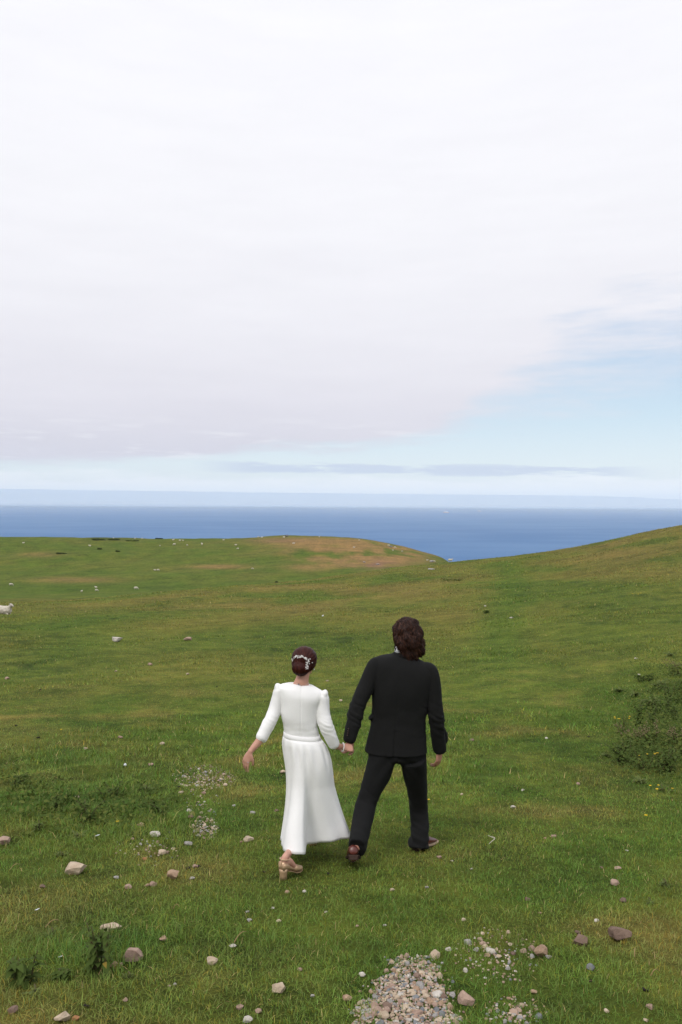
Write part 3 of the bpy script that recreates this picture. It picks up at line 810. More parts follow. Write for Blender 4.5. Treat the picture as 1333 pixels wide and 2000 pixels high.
# hands
hand(mb, P(686.5, 1444, 5.875), (-.12, .10, -1), (.72, -.62, .1), 1, (.75, .85, .5), .02, .98, .5)
hand(mb, P(859, 1464, 6.085), (-.06, .06, -1), (.78, -.62, .05), -1, (.30, .50, .35), .06, 1.0, .35)
body = mb.remesh('body', .0042, 5, .5)
gbody = put('body', body, groom, SKIN_G)

# jacket
def jring(Y, cx, w, b, d, tilt=0.0, e=2.35, n=44):
    return ring(P(cx, Y, d), V3(math.cos(tilt), 0, -math.sin(tilt)), V3(0, 1, 0), w * .00386 * d / 6, b, n, e)
jk = MB()
J = [(1275, 791, 20, .060, 6.075, .10), (1281, 791, 26, .068, 6.07, .12), (1287, 789, 43, .082, 6.06, .15), (1294, 787.5, 56.5, .096, 6.055, .14), (1305, 787, 62, .112, 6.05, .14),
     (1325, 786, 61.5, .124, 6.045, .10), (1350, 784, 58, .130, 6.04, .06), (1380, 781, 54, .126, 6.035, .04), (1405, 779, 53, .121, 6.03, .03), (1430, 777, 55.5, .126, 6.025, .02), (1455, 775, 59, .136, 6.015, .02), (1468, 773.5, 61, .142, 6.01, .02)]
jk.add(*loft([jring(*q) for q in catmull(J, 4)]))
# shoulder pads and sleeves
jk.add(*tube([P(752, 1299, 6.05), P(736, 1297.5, 6.05), P(728.5, 1307, 6.04), P(715, 1342, 6.0), P(700, 1376, 5.95), P(692, 1408, 5.91), P(683.5, 1443, 5.88)],
             [(.05, .062), (.055, .068), (.057, .072), (.062, .070), (.056, .062), (.052, .056), (.046, .050)], side=(1, 0, -.35), n=24, e=2.2))
jk.add(*tube([P(822, 1306, 6.05), P(838, 1307.5, 6.05), P(844, 1318, 6.045), P(848, 1352, 6.03), P(851, 1390, 6.02), P(855, 1425, 6.04), P(859, 1463, 6.08)],
             [(.05, .062), (.052, .068), (.055, .072), (.060, .070), (.055, .062), (.053, .056), (.050, .050)], side=(1, 0, .1), n=24, e=2.2))
# front panel swinging out beyond the right hip
fl_ = []
for (X, Y, d, w, b) in [(848, 1395, 6.12, .02, .02), (856, 1412, 6.15, .028, .05), (864, 1432, 6.17, .034, .05), (866, 1446, 6.17, .030, .045), (862, 1460, 6.15, .015, .03)]:
    fl_.append(ring(P(X, Y, d), V3(1, .25, 0), V3(-.25, 1, 0), w * 1.25, b, 16))
jk.add(*loft(fl_))
# pocket flap edge on the left
jk.add(*loft([ring(P(729, 1397, 6.03), V3(1, 0, 0), V3(0, 1, 0), .012, .05, 12), ring(P(722, 1404, 6.03), V3(1, 0, 0), V3(0, 1, 0), .012, .045, 12), ring(P(725, 1406, 6.03), V3(1, 0, 0), V3(0, 1, 0), .010, .03, 12)]))
jm = jk.remesh('jacket', .0058, 4, .5)
lsh, lel = P(727, 1313, 6.04), P(696, 1392, 5.93); rel = P(852, 1405, 6.03)
def fold_j(co, nn):
    d = 0.0
    for q, r0, kk in ((lel, .11, 1.0), (rel, .13, 1.0)):
        w = math.exp(-((co - q).length / r0) ** 2)
        d += w * .020 * kk * abs(mnoise.noise(Vector((co.x * 10, co.y * 10, co.z * 27 + co.x * 12))))
    w = math.exp(-((co.z - P(780, 1400, 6.03).z) / .10) ** 2)
    d += .006 * w * mnoise.noise(Vector((co.x * 6, co.y * 6, co.z * 18)))
    d += .006 * mnoise.noise(co * 6) + .004 * mnoise.noise(Vector((co.x * 12, co.y * 12, co.z * 5)))
    # centre back seam and the vent below it
    sx = P(782, 1350, 5.9).x + (P(771, 1470, 5.9).x - P(786, 1300, 5.9).x) * (P(786, 1300, 5.9).z - co.z) / (P(786, 1300, 5.9).z - P(771, 1470, 5.9).z) * .9
    if nn.y < -.3:
        g = math.exp(-((co.x - sx) / .006) ** 2)
        low = 1.0 if co.z < P(773, 1428, 5.9).z else .35
        d -= .006 * g * low
        if low == 1.0 and 0 < co.x - sx < .09: d -= .003 * (1 - (co.x - sx) / .09)
    # armhole seams
    return d
displace(jm, fold_j)
zc = P(772, 1474, 5.88).z
bm = bmesh.new(); bm.from_mesh(jm)
hemz = P(773.5, 1468, 6.01).z
bmesh.ops.delete(bm, geom=[f for f in bm.faces if f.normal.z < -.8 and abs(f.calc_center_median().z - hemz) < .03 and abs(f.calc_center_median().x - P(774, 1468, 6).x) < .26], context='FACES')
bm.to_mesh(jm); bm.free(); shade(jm)
jacket = put('jacket', jm, groom, SUIT)
# jacket collar, cuff buttons, shirt collar
cb = MB()
col = [ring(P(791, 1274 + q, 6.072 - .006 * k), V3(.99, 0, -.12), V3(0, .97, -.25), .059 + .011 * k, .058 + .010 * k, 28) for k, q in ((0, 3), (.4, 4), (.9, 9), (1.5, 13))]
v, f = loft(col, cap=False); cb.add(v, f)
jc = put('jacket_collar', cb.mesh('jacket_collar'), groom, SUIT); sm_ = jc.modifiers.new('solid', 'SOLIDIFY'); sm_.thickness = .006
cb = MB(); v, f = loft([ring(P(788.5, Y, 6.078), V3(.99, 0, -.12), V3(0, .97, -.22), r, r, 28) for Y, r in ((1265, .0625), (1270, .064), (1277, .067))], cap=False); cb.add(v, f)
sc_ = put('shirt_collar', cb.mesh('shirt_collar'), groom, SHIRT); sm_ = sc_.modifiers.new('solid', 'SOLIDIFY'); sm_.thickness = .004
BTN = mat('brown_button', lambda t: principled(t, (0.045, 0.022, 0.016), 0.4, 0.4))
for q, (c0, dirn) in enumerate(((P(679, 1436, 5.83), V3(.03, 0, .2)), (P(863, 1452, 6.03), V3(-.02, 0, .2)))):
    for k in range(4):
        b_ = MB(); p0 = c0 + dirn * (.016 * k / .2 * 1.0); b_.add(*ball(p0, (.006, .003, .006), 1))
        put('button', b_.mesh('button'), groom, BTN)

# trousers
tr = MB()
hipr = [(1448, 774, 52, .118, 6.01), (1465, 774, 55, .125, 6.01), (1478, 774, 54, .115, 6.005), (1486, 777, 40, .085, 6.0)]
tr.add(*loft([jring(Y, cx, w, b, d, 0, 2.3, 36) for Y, cx, w, b, d in hipr]))
tr.add(*tube([P(750, 1474, 6.0), P(741, 1503, 5.985), P(727, 1538, 5.965), P(716, 1568, 5.93), P(709, 1600, 5.82), P(702.5, 1632, 5.68), P(697.5, 1657, 5.575)],
             [(.108, .112), (.102, .108), (.084, .096), (.078, .086), (.074, .082), (.068, .080), (.060, .084)], side=(1, 0, .1), n=26, e=2.25, round_ends=False))
tr.add(*tube([P(806, 1476, 6.0), P(810, 1505, 6.07), P(815, 1540, 6.16), P(818, 1575, 6.215), P(820, 1608, 6.19), P(819.5, 1634, 6.14), P(818, 1655, 6.115)],
             [(.105, .112), (.094, .106), (.080, .094), (.073, .084), (.072, .080), (.073, .084), (.076, .094)], side=(1, 0, 0), n=26, e=2.25, round_ends=False))
tm = tr.remesh('trousers', .0062, 11, .5)
la, ra = P(698.5, 1650, 5.63), P(818, 1640, 6.11); lk, rk = P(718, 1560, 5.93), P(817, 1560, 6.2); cr = P(775, 1492, 5.95)
def fold_t(co, nn):
    d = .004 * mnoise.noise(co * 8)
    for q, r0, am, fr in ((la, .10, .007, 80), (ra, .13, .009, 75), (lk, .12, .005, 60), (rk, .12, .004, 60)):
        w = math.exp(-((co - q).length / r0) ** 2)
        d += w * am * (math.sin(co.z * fr + co.x * 22 + 5 * mnoise.noise(co * 7)) * .6 + 1.1 * mnoise.noise(Vector((co.x * 12, co.y * 12, co.z * 30 + co.x * 14))))
    w = math.exp(-((co - cr).length / .16) ** 2)
    d += w * .006 * math.sin((abs(co.x - cr.x) + co.z * .8) * 55)
    # pressed crease down the back of each leg
    return d
displace(tm, fold_t)
trousers = put('trousers', tm, groom, SUITT)

def groom_shoe(M_, welt):
    """local: x right, y towards toe, z up; origin under the heel"""
    def TR(v): return [M_ @ Vector(p) for p in v]
    up = [(-.004, .030, .020, .070), (.012, .034, .018, .088), (.045, .038, .018, .098), (.085, .040, .018, .092), (.125, .043, .018, .080), (.175, .049, .018, .062), (.220, .050, .018, .050), (.262, .044, .018, .040), (.288, .030, .019, .030), (.297, .012, .020, .024)]
    rings = []
    for y, w, z0, z1 in up:
        h_ = (z1 - z0) / 2; rr_ = []
        for i in range(20):
            t = 2 * math.pi * i / 20; ct, st = math.cos(t), math.sin(t)
            zz = z0 + h_ + h_ * math.copysign(abs(st) ** .8, st)
            sh = 1.0 if st < 0 else (1 - .45 * st ** 2)
            rr_.append(Vector((w * sh * math.copysign(abs(ct) ** .8, ct), y, zz)))
        rings.append(rr_)
    v, f = loft(rings); b1 = MB().add(TR(v), f)
    s = put('shoe', b1.mesh('shoe'), groom, LEATHER)
    md = s.modifiers.new('sub', 'SUBSURF'); md.levels = md.render_levels = 1
    outl = [(-.008, .030), (.01, .038), (.06, .041), (.12, .044), (.175, .053), (.225, .054), (.268, .046), (.295, .030), (.305, .010)]
    def slab(z0, z1, gro, y1=9):
        ol = [(y, w + gro) for y, w in outl if y <= y1]
        pl_ = [(w, y) for y, w in ol] + [(-w, y) for y, w in ol[::-1]]
        return loft([[Vector((x, y, z0)) for x, y in pl_], [Vector((x, y, z1)) for x, y in pl_]])
    v, f = slab(.010, .020, .003); a = MB().add(TR(v), f); o = put('welt', a.mesh('welt', False), groom, WELT if welt else SOLE); o.parent = s; 
    v, f = slab(.004, .0095, .001); a = MB().add(TR(v), f); o2 = put('sole', a.mesh('sole', False), groom, SOLE); o2.parent = s
    v, f = slab(-.012, .0035, -.003, .065); a = MB().add(TR(v), f); o3 = put('heel', a.mesh('heel', False), groom, SOLE); o3.parent = s
    return s
def shoe_frame(heel, toe, roll=0.0):
    y = (toe - heel).normalized(); x = y.cross(V3(0, 0, 1)).normalized(); z = x.cross(y)
    m = Matrix((x, y, z)).transposed().to_4x4(); m.translation = heel
    return m @ Matrix.Rotation(roll, 4, 'Y')
# left: pushing off the toe, heel high so that the sole faces back
lt = P(690, 1690, 5.78); lt.z = float(height(lt.x, lt.y)) + .012
hl = P(691, 1675, 5.48)
dirl = (lt - hl).normalized(); hl = lt - dirl * .29
groom_shoe(shoe_frame(hl, lt), False)
# right: planted, toe turned out
rh = G(813, 1662)[0]; rh.z += .012
rt = G(852, 1645)[0]; dv_ = rt - rh; dv_.z = 0; rt = rh + dv_.normalized() * .29; rt.z = float(height(rt.x, rt.y)) + .008
groom_shoe(shoe_frame(rh, rt), True)

# groom's hair: swept back, shoulder length, blown to the right
rg_ = random.Random(21)
cap = MB()
def gh(x, y, z): return HG + V3(x, y, z)
cap.add(*ball(gh(.000, -.022, .052), (.100, .112, .099), 3)); cap.add(*ball(gh(.008, -.060, -.012), (.103, .082, .108), 3)); cap.add(*ball(gh(.020, -.075, -.090), (.070, .056, .065), 3)); cap.add(*ball(gh(.050, -.055, -.045), (.074, .066, .088), 3))
cap.add(*ball(gh(.018, -.068, -.055), (.080, .062, .085), 3))
cm = cap.remesh('hair', .007, 8, .5)
def hair_lump(co, nn): return .020 * mnoise.noise(Vector((co.x * 24, co.y * 24, co.z * 17))) + .006 * mnoise.noise(Vector((co.x * 60, co.y * 60, co.z * 18)))
displace(cm, hair_lump)
cv_ = [v.co.copy() for v in cm.vertices]; cf = [tuple(p.vertices) for p in cm.polygons]; cn = [v.normal.copy() for v in cm.vertices]
ct_ = [min(1, max(0, .22 + .35 * mnoise.noise(Vector((c.x * 40, c.y * 40, c.z * 12))))) for c in cv_]
from mathutils.bvhtree import BVHTree
bvh = BVHTree.FromPolygons(cv_, cf)
paths = []
crown = gh(-.01, .02, .145)
for k in range(2700):
    i = rg_.randrange(len(cv_)); p = cv_[i].copy(); nrm = cn[i]
    if nrm.y > .55 and p.z < HG.z + .06: continue
    pts, outs = [], []
    st_ = rg_.uniform(.010, .016); nst = rg_.randint(7, 11); ph = rg_.uniform(0, 6.28); amp = rg_.uniform(.45, 1.15)
    loose = rg_.random() < .30 and p.z < HG.z + .03
    for q in range(nst):
        loc, nn, _, _ = bvh.find_nearest(p)
        lift = .004 + (.004 * q * .5 if loose else .0015 * q * .4)
        pp = loc + nn * lift
        pts.append(pp + nn * (.0045 * math.sin(q * 1.25 + ph * 2) * min(1, q / 3))); outs.append(nn)
        down = V3(.10 + (.25 if loose and p.x > HG.x else 0), -.35 if p.z > HG.z + .06 else -.02, -1.0)
        if p.z < HG.z - .04: down = V3(.28, -.05, -1)
        wav = nn.cross(down).normalized() * math.sin(q * 1.05 + ph) * amp
        t = down.normalized() + wav * .8
        if not loose or q < 4: t = t - nn * t.dot(nn)
        p = pp + t.normalized() * st_
        if loose and q > 4: p += V3(.004, 0, .001)
    paths.append((pts, outs, rg_.uniform(.0011, .0030), rg_.random() ** 1.4))
v, f, tv = strands('hair', groom, HAIR_G, paths, 0, 0)
o_ = len(cv_)
allv = [tuple(c) for c in cv_] + v; allf = cf + [tuple(i + o_ for i in q) for q in f]; allt = ct_ + tv
hg = with_tint('hair', [tuple(Vector(p) - gbase) for p in allv], allf, allt, groom, HAIR_G)

# ============================================================ bride
bbase = P(590, 1690, 5.6); bbase.z = float(height(bbase.x, bbase.y))
bride = empty('person', bbase)
tag(bride, 'woman in a long white dress and champagne block heels with pearls in her auburn hair', 'person', 'couple walking hand in hand')
HB = P(595, 1292, 5.80)
mb = MB()
bA, bM = head(mb, HB + V3(.006, .012, -.004), R(-22), R(4), .93, R(-4))
mb.add(*tube([HB + V3(0, .005, -.05), P(592.5, 1319, 5.78), P(589.5, 1332, 5.765), P(588, 1345, 5.765), P(588, 1365, 5.76)], [.048, .045, (.052, .046), (.075, .045), (.09, .05)], n=20))
tor = [(1350, 28, .045), (1365, 33, .065), (1395, 31, .078), (1418, 28, .066), (1440, 26, .06)]
mb.add(*loft([ring(P(588, Y, 5.75), V3(1, 0, -.1), V3(0, 1, 0), w * .0037, b, 24) for Y, w, b in tor]))
mb.add(*tube([P(547, 1354, 5.75), P(529, 1405, 5.70), P(511, 1441, 5.65), P(490, 1467, 5.61)], [.026, .027, .0295, .020], n=16))
mb.add(*tube([P(631, 1366, 5.75), P(637, 1416, 5.715), P(652, 1452, 5.74), P(667, 1459, 5.80)], [.026, .027, .0295, .020], n=16))
hand(mb, P(489, 1469, 5.605), (-.40, .04, -.92), (-.55, -.80, 0), -1, (.16, .26, .2), .10, .86, .25)
hand(mb, P(669, 1459.5, 5.81), (.95, .26, -.16), (-.1, -.62, .78), -1, (.85, .80, .5), .01, .86, .5)
# legs and feet
heelg, dh = G(551.5, 1719); toeg, dt = G(588, 1706)
fdir = (toeg - heelg); fdir.z = 0; flen = .205; fdir.normalize()
side = V3(fdir.y, -fdir.x, 0)
def F(y, z, x=0.0): return heelg + fdir * y * .90 + V3(0, 0, z * .96) + side * x * .92
ank = F(.035, .150)
mb.add(*tube([P(592, 1445, 5.76), P(592, 1575, 5.70), P(573, 1650, 5.54), ank], [.05, .045, .029, .0225], n=16))
mb.add(*tube([ank, F(.025, .115), F(.075, .105), F(.125, .058), F(.170, .030), F(.200, .024)], [(.0235, .027), (.024, .031), (.026, .027), (.031, .019), (.031, .013), (.024, .010)], side=side, n=14, k=4))
h2, _ = G(612, 1652)
f2d = unit((.12, 1, 0)); s2 = V3(f2d.y, -f2d.x, 0)
def F2(y, z, x=0.0): return h2 + f2d * y * .90 + V3(0, 0, z * .96) + s2 * x * .92
mb.add(*tube([P(598, 1445, 5.78), P(608, 1575, 5.88), P(611, 1635, 5.98), F2(.035, .150)], [.05, .045, .032, .0235], n=16))
mb.add(*tube([F2(.035, .150), F2(.025, .115), F2(.075, .105), F2(.125, .058), F2(.170, .030), F2(.200, .024)], [(.0235, .027), (.024, .031), (.026, .027), (.031, .019), (.031, .013), (.024, .010)], side=s2, n=14, k=4))
bm_ = mb.remesh('body', .0040, 5, .5)
put('body', bm_, bride, SKIN_B)

# dress: bodice and sleeves as one cloth volume, skirt flaring below the belt
PXB = .003695
dr = MB()
D_ = [(1336, 587, 25, .050, 5.765, .10), (1341, 587.5, 37, .062, 5.76, .13), (1348, 588, 45, .076, 5.755, .14), (1360, 588, 44, .088, 5.75, .12), (1378, 585.5, 38.5, .094, 5.75, .09), (1400, 584.5, 35, .092, 5.745, .08), (1418, 587, 33.5, .086, 5.745, .09), (1434, 590, 35, .086, 5.745, .11), (1446, 591, 37, .094, 5.745, .11)]
dr.add(*loft([ring(P(cx, Y, d), V3(math.cos(t_), 0, -math.sin(t_)), V3(0, 1, 0), w * PXB, b, 40, 2.15) for Y, cx, w, b, d, t_ in catmull(D_, 4)]))
dr.add(*tube([P(556, 1349, 5.755), P(546, 1349, 5.755), P(544, 1362, 5.75), P(538, 1385, 5.735), P(529, 1407, 5.70), P(520, 1424, 5.675), P(511.5, 1441, 5.65)],
             [(.034, .05), (.040, .054), (.046, .056), (.047, .054), (.045, .050), (.043, .047), (.0425, .045)], side=(1, 0, -.3), n=22))
dr.add(*tube([P(622, 1361, 5.755), P(631, 1363, 5.755), P(631.5, 1376, 5.75), P(632, 1396, 5.735), P(637, 1417, 5.715), P(645, 1436, 5.72), P(652.5, 1453, 5.74)],
             [(.034, .05), (.040, .054), (.046, .056), (.050, .054), (.050, .052), (.046, .048), (.0425, .045)], side=(1, 0, .3), n=22))
dr.add(*ball(P(543.5, 1344, 5.755), (.026, .046, .036), 3, Matrix.Rotation(R(-12), 3, 'Y'))); dr.add(*ball(P(634, 1357, 5.755), (.024, .046, .036), 3, Matrix.Rotation(R(12), 3, 'Y')))
dm = dr.remesh('dress', .0052, 6, .5)
elL, elR = P(528, 1410, 5.70), P(640, 1422, 5.715); puL, puR = P(543, 1345, 5.75), P(634, 1357, 5.75)
def fold_d(co, nn):
    d = .0030 * mnoise.noise(co * 8) * (1 - math.exp(-((co.z - P(590, 1438, 5.75).z) / .035) ** 2))
    for q, r0, am in ((elL, .075, .0045), (elR, .085, .006)):
        w = math.exp(-((co - q).length / r0) ** 2); d += w * am * .75 * abs(mnoise.noise(Vector((co.x * 14, co.y * 14, co.z * 34 + co.x * 16)))) * 2.2
    for q in (puL, puR):
        w = math.exp(-((co - q).length / .05) ** 2); d += w * .004 * math.sin((co.x * .6 + co.y) * 230)
    w = math.exp(-((co.z - P(588, 1425, 5.75).z) / .05) ** 2); d += w * .002 * mnoise.noise(Vector((co.x * 16, co.y * 8, co.z * 40))) * (1 if co.z > P(590, 1428, 5.75).z else 0)
    # long drag folds from the shoulder blades to the waist, seam down the back
    if nn.y < 0:
        zz = (P(588, 1350, 5.66).z - co.z) / (P(588, 1350, 5.66).z - P(588, 1430, 5.66).z)
        d += .0055 * max(0, min(1, 1.3 - zz)) * mnoise.noise(Vector(((co.x + (co.z - P(588, 1400, 5.7).z) * .25) * 15, co.y * 4, co.z * 4.5)))
        d -= .0035 * math.exp(-((co.x - P(588, 1400, 5.66).x) / .004) ** 2)
    return d
displace(dm, fold_d)
# skirt
waist = [];
hemP = [(551, 1657, 5.58, 232), (555, 1660, 5.49, 241), (566, 1664, 5.435, 249), (581, 1668, 5.41, 257), (592, 1670, 5.415, 264), (596.5, 1668.5, 5.46, 268), (598, 1655, 5.58, 273), (602, 1648.5, 5.65, 278), (612, 1647, 5.672, 285), (627, 1645, 5.665, 293), (645, 1643, 5.675, 303), (664, 1640.5, 5.70, 316), (678, 1638.5, 5.73, 334), (685.5, 1637, 5.775, 348), (684, 1632, 5.83, 358), (676, 1622, 5.92, 385), (645, 1610, 6.02, 415), (608, 1608, 6.05, 450), (575, 1614, 5.98, 485), (556, 1630, 5.84, 540), (550, 1646, 5.70, 575)]
HZ = .222
zw = P(591, 1441, 5.745).z; cw = P(591, 1441, 5.745)
angs = np.radians([q[3] for q in hemP] + [hemP[0][3] + 360])
hx = []; hy = []; hz = []
for X, Y, d, a in hemP:
    p = P(X, Y, d); hx.append(p.x); hy.append(p.y); hz.append(p.z)
hx.append(hx[0]); hy.append(hy[0]); hz.append(hz[0])
NA = 180
ta = np.linspace(angs[0], angs[-1], NA, endpoint=False)
HXs = pchip(angs, hx, ta); HYs = pchip(angs, hy, ta); HZs = pchip(angs, hz, ta)
wx = cw.x + .1375 * np.cos(ta); wy = cw.y + .092 * np.sin(ta)
NL = 40; rings = []
for l in range(NL + 1):
    t = l / NL
    k = t ** 1.05 * (1 - .10 * math.sin(math.pi * t))
    bulge = 0.014 * math.sin(math.pi / 2 * min(1, t * 14)) * (1 - t) ** 2.5 + 0.024 * math.sin(math.pi * min(1, t * 2.2)) * (1 - t) * (.5 + .5 * np.cos(ta)) - .032 * math.sin(math.pi * t) * np.clip(-np.cos(ta), 0, 1) ** 1.5
    foldk = sstep(np.array(t), .05, .9)
    # the deep fold dies out upward: blend the hem outline with its own ellipse-like average
    ex = (0.5 * (max(hx) + min(hx)) + .5 * (max(hx) - min(hx)) * np.cos(ta)); ey = (5.765 + .27 * np.sin(ta))
    ox = ex * (1 - foldk) + HXs * foldk; oy = ey * (1 - foldk) + HYs * foldk
    x = wx * (1 - k) + ox * k; y = wy * (1 - k) + oy * k
    rad = np.stack([np.cos(ta), np.sin(ta)], 1)
    x += rad[:, 0] * bulge; y += rad[:, 1] * bulge
    gather = .0060 * np.sin(ta * 15 + .8 + .9 * np.sin(ta * 4)) * math.exp(-((t - .15) / .13) ** 2) * (1 - math.exp(-(t / .04) ** 2)) + .0125 * np.sin(ta * 7 + 1.2 + t * 1.5 + .6 * np.sin(ta * 3)) * t * (1 - .35 * t) + .006 * np.sin(ta * 13 + 3 - t * 2 + np.sin(ta * 5)) * t
    x += rad[:, 0] * gather; y += rad[:, 1] * gather
    z = zw * (1 - t) + HZs * t - (1 - t) * .11 * (x - cw.x)
    rings.append([Vector((float(a), float(b), float(c))) for a, b, c in zip(x, y, z)])
v, f = loft(rings, cap=False)
bm = bmesh.new(); bm.from_mesh(dm)
sk = MB().add(v, f).mesh('skirt')
bm2 = bmesh.new(); bm2.from_mesh(sk); bmesh.ops.solidify(bm2, geom=bm2.faces[:], thickness=.0025); bmesh.ops.recalc_face_normals(bm2, faces=bm2.faces[:]); bm2.to_mesh(sk); bm2.free()
bm.from_mesh(sk); bm.to_mesh(dm); bm.free(); bpy.data.meshes.remove(sk); shade(dm)
dress = put('dress', dm, bride, DRESS)
bl = MB(); v, f = loft([ring(P(cx, Y, 5.745), V3(math.cos(.11), 0, -math.sin(.11)), V3(0, 1, 0), w * PXB, b, 48, 2.1) for Y, cx, w, b in ((1432, 589.6, 35.4, .0880), (1438, 590.2, 36.3, .0908), (1445, 590.8, 37.5, .0945))], cap=False)
bl.add(v, f); bo = put('belt', bl.mesh('belt'), bride, DRESS); sm_ = bo.modifiers.new('solid', 'SOLIDIFY'); sm_.thickness = .003; sm_.offset = 0

# bride's shoes
def bride_shoe(Fn, sd_):
    s = MB()
    # toe cap and heel counter
    s.add(*tube([Fn(.125, .047), Fn(.155, .035), Fn(.185, .025), Fn(.212, .020)], [(.039, .027), (.041, .022), (.037, .017), (.022, .012)], side=sd_, n=16, k=4))
    rr_ = []
    for y, z0, z1, w in ((-.012, .070, .120, .022), (-.006, .068, .126, .030), (.012, .066, .122, .034), (.035, .062, .108, .035), (.055, .057, .090, .034), (.085, .048, .068, .034), (.12, .030, .045, .037)):
        rr_.append([Fn(y, z0, -w * .8), Fn(y, (z0 + z1) / 2, -w), Fn(y, z1, -w * .94), Fn(y, z1 - .004, -w * .85), Fn(y, z0 + .01, -w * .6), Fn(y, z0 + .008, w * .6), Fn(y, z1 - .004, w * .85), Fn(y, z1, w * .94), Fn(y, (z0 + z1) / 2, w), Fn(y, z0, w * .8)])
    v, f = loft(rr_); s.add(v, f)
    v, f = loft([[Fn(-.014, .075, 0) + sd_ * x for x in (-.022, 0, .022)] + [Fn(-.008, .128, 0) + sd_ * x for x in (.020, 0, -.020)], [Fn(-.005, .075, 0) + sd_ * x for x in (-.026, 0, .026)] + [Fn(.0, .128, 0) + sd_ * x for x in (.024, 0, -.024)]])
    s.add(v, f)
    o = put('shoe', s.mesh('shoe'), bride, GOLD)
    h_ = MB(); h_.add(*loft([ring(Fn(.014 + .003 * k, z), sd_, fdir, w, w * .95, 20, 2.6) for k, z, w in ((0, .078, .029), (0, .055, .026), (0, .03, .0235), (0, .0, .0235))]))
    oh = put('heel', h_.mesh('heel'), bride, GOLD); oh.parent = o
    so = MB(); so.add(*loft([[Fn(y, z, -w), Fn(y, z, w), Fn(y, z - .006, w), Fn(y, z - .006, -w)] for y, z, w in ((.03, .064, .03), (.08, .044, .03), (.13, .018, .037), (.17, .010, .039), (.205, .009, .030), (.220, .010, .016))]))
    oo = put('sole', so.mesh('sole', False), bride, GOLD); oo.parent = o
    st = MB()
    a_ = [Fn(.030 + .036 * math.sin(t), .140 - .006 * math.sin(t), .034 * math.cos(t)) for t in np.linspace(0, 2 * math.pi, 22)]
    st.add(*tube(a_, [(.003, .0055)] * len(a_), side=V3(0, 0, 1), n=8, k=1))
    st.add(*tube([Fn(.068, .136, .004), Fn(.098, .100, .012), Fn(.120, .068, .016), Fn(.135, .052, .016)], [.004] * 4, n=8, k=3))
    st.add(*tube([Fn(-.008, .112, .0), Fn(-.004, .130, .004), Fn(-.004, .142, .006)], [.005] * 3, n=8, k=2))
    os_ = put('strap', st.mesh('strap'), bride, GOLD); os_.parent = o
bride_shoe(F, side); bride_shoe(F2, s2)

# bride's hair: smooth cap drawn into a low rolled bun
cap = MB()
def bh(x, y, z): return HB + V3(x, y, z)
cap.add(*ball(bh(.000, -.004, .024), (.092, .103, .088), 3)); cap.add(*ball(bh(-.004, -.010, -.006), (.089, .085, .075), 3))
cap.add(*ball(bh(-.022, -.082, -.034), (.064, .046, .052), 3)); cap.add(*ball(bh(-.008, -.075, -.022), (.056, .04, .045), 3))
cm = cap.remesh('hair', .005, 5, .5)
bunc = bh(-.018, -.095, -.030)
def comb_lines(co, nn):
    dv = co - bunc
    a = math.atan2(dv.x, dv.z)
    return .0016 * math.sin(a * 34 + 3 * mnoise.noise(co * 14)) + .0022 * mnoise.noise(co * 22)
displace(cm, comb_lines)
cv_ = [v.co.copy() for v in cm.vertices]; cf = [tuple(p.vertices) for p in cm.polygons]; cn = [v.normal.copy() for v in cm.vertices]
ct_ = []
for c in cv_:
    dv = c - bunc; a = math.atan2(dv.x, dv.z)
    ct_.append(min(1, max(0, .40 + .35 * mnoise.noise(Vector((a * 9, dv.length * 8, 0))) + .2 * mnoise.noise(Vector((a * 26, dv.length * 10, 4))))))
# drop the part of the cap that would cover the face
keepf = [q for q in cf if not ((sum((bM.inverted() @ (cv_[i] - HB)).y for i in q) / len(q)) > .048 and (sum(cv_[i].z for i in q) / len(q)) < HB.z + .045)]
bvh = BVHTree.FromPolygons(cv_, cf)
paths = []
rb = random.Random(4)
for k in range(650):
    i = rb.randrange(len(cv_)); p = cv_[i].copy(); nrm = cn[i]
    if nrm.y > .35: continue
    pts, outs = [], []; tgt = bunc
    inbun = (p - bunc).length < .062
    for q in range(8):
        loc, nn, _, _ = bvh.find_nearest(p); pp = loc + nn * .0012
        pts.append(pp); outs.append(nn)
        t = (tgt - pp); t = t - nn * t.dot(nn)
        if t.length < .02 and not inbun: break
        if inbun: t = nn.cross(V3(0, 1, 0)) if abs(nn.y) < .98 else V3(1, 0, 0); t = V3(0, 0, -1) - nn * nn.dot(V3(0, 0, -1)) if rb.random() < 2 else t
        if t.length < 1e-4: break
        p = pp + t.normalized() * .009
    if len(pts) >= 3: paths.append((pts, outs, rb.uniform(.0008, .0016), .25 + .75 * rb.random() ** 1.3))
v, f, tv = strands('hair', bride, HAIR_B, paths, 0, 0)
o_ = len(cv_)
allv = [tuple(c) for c in cv_] + v; allf = keepf + [tuple(i + o_ for i in q) for q in f]; allt = ct_ + tv
bhair = with_tint('hair', [tuple(Vector(p) - bbase) for p in allv], allf, allt, bride, HAIR_B)
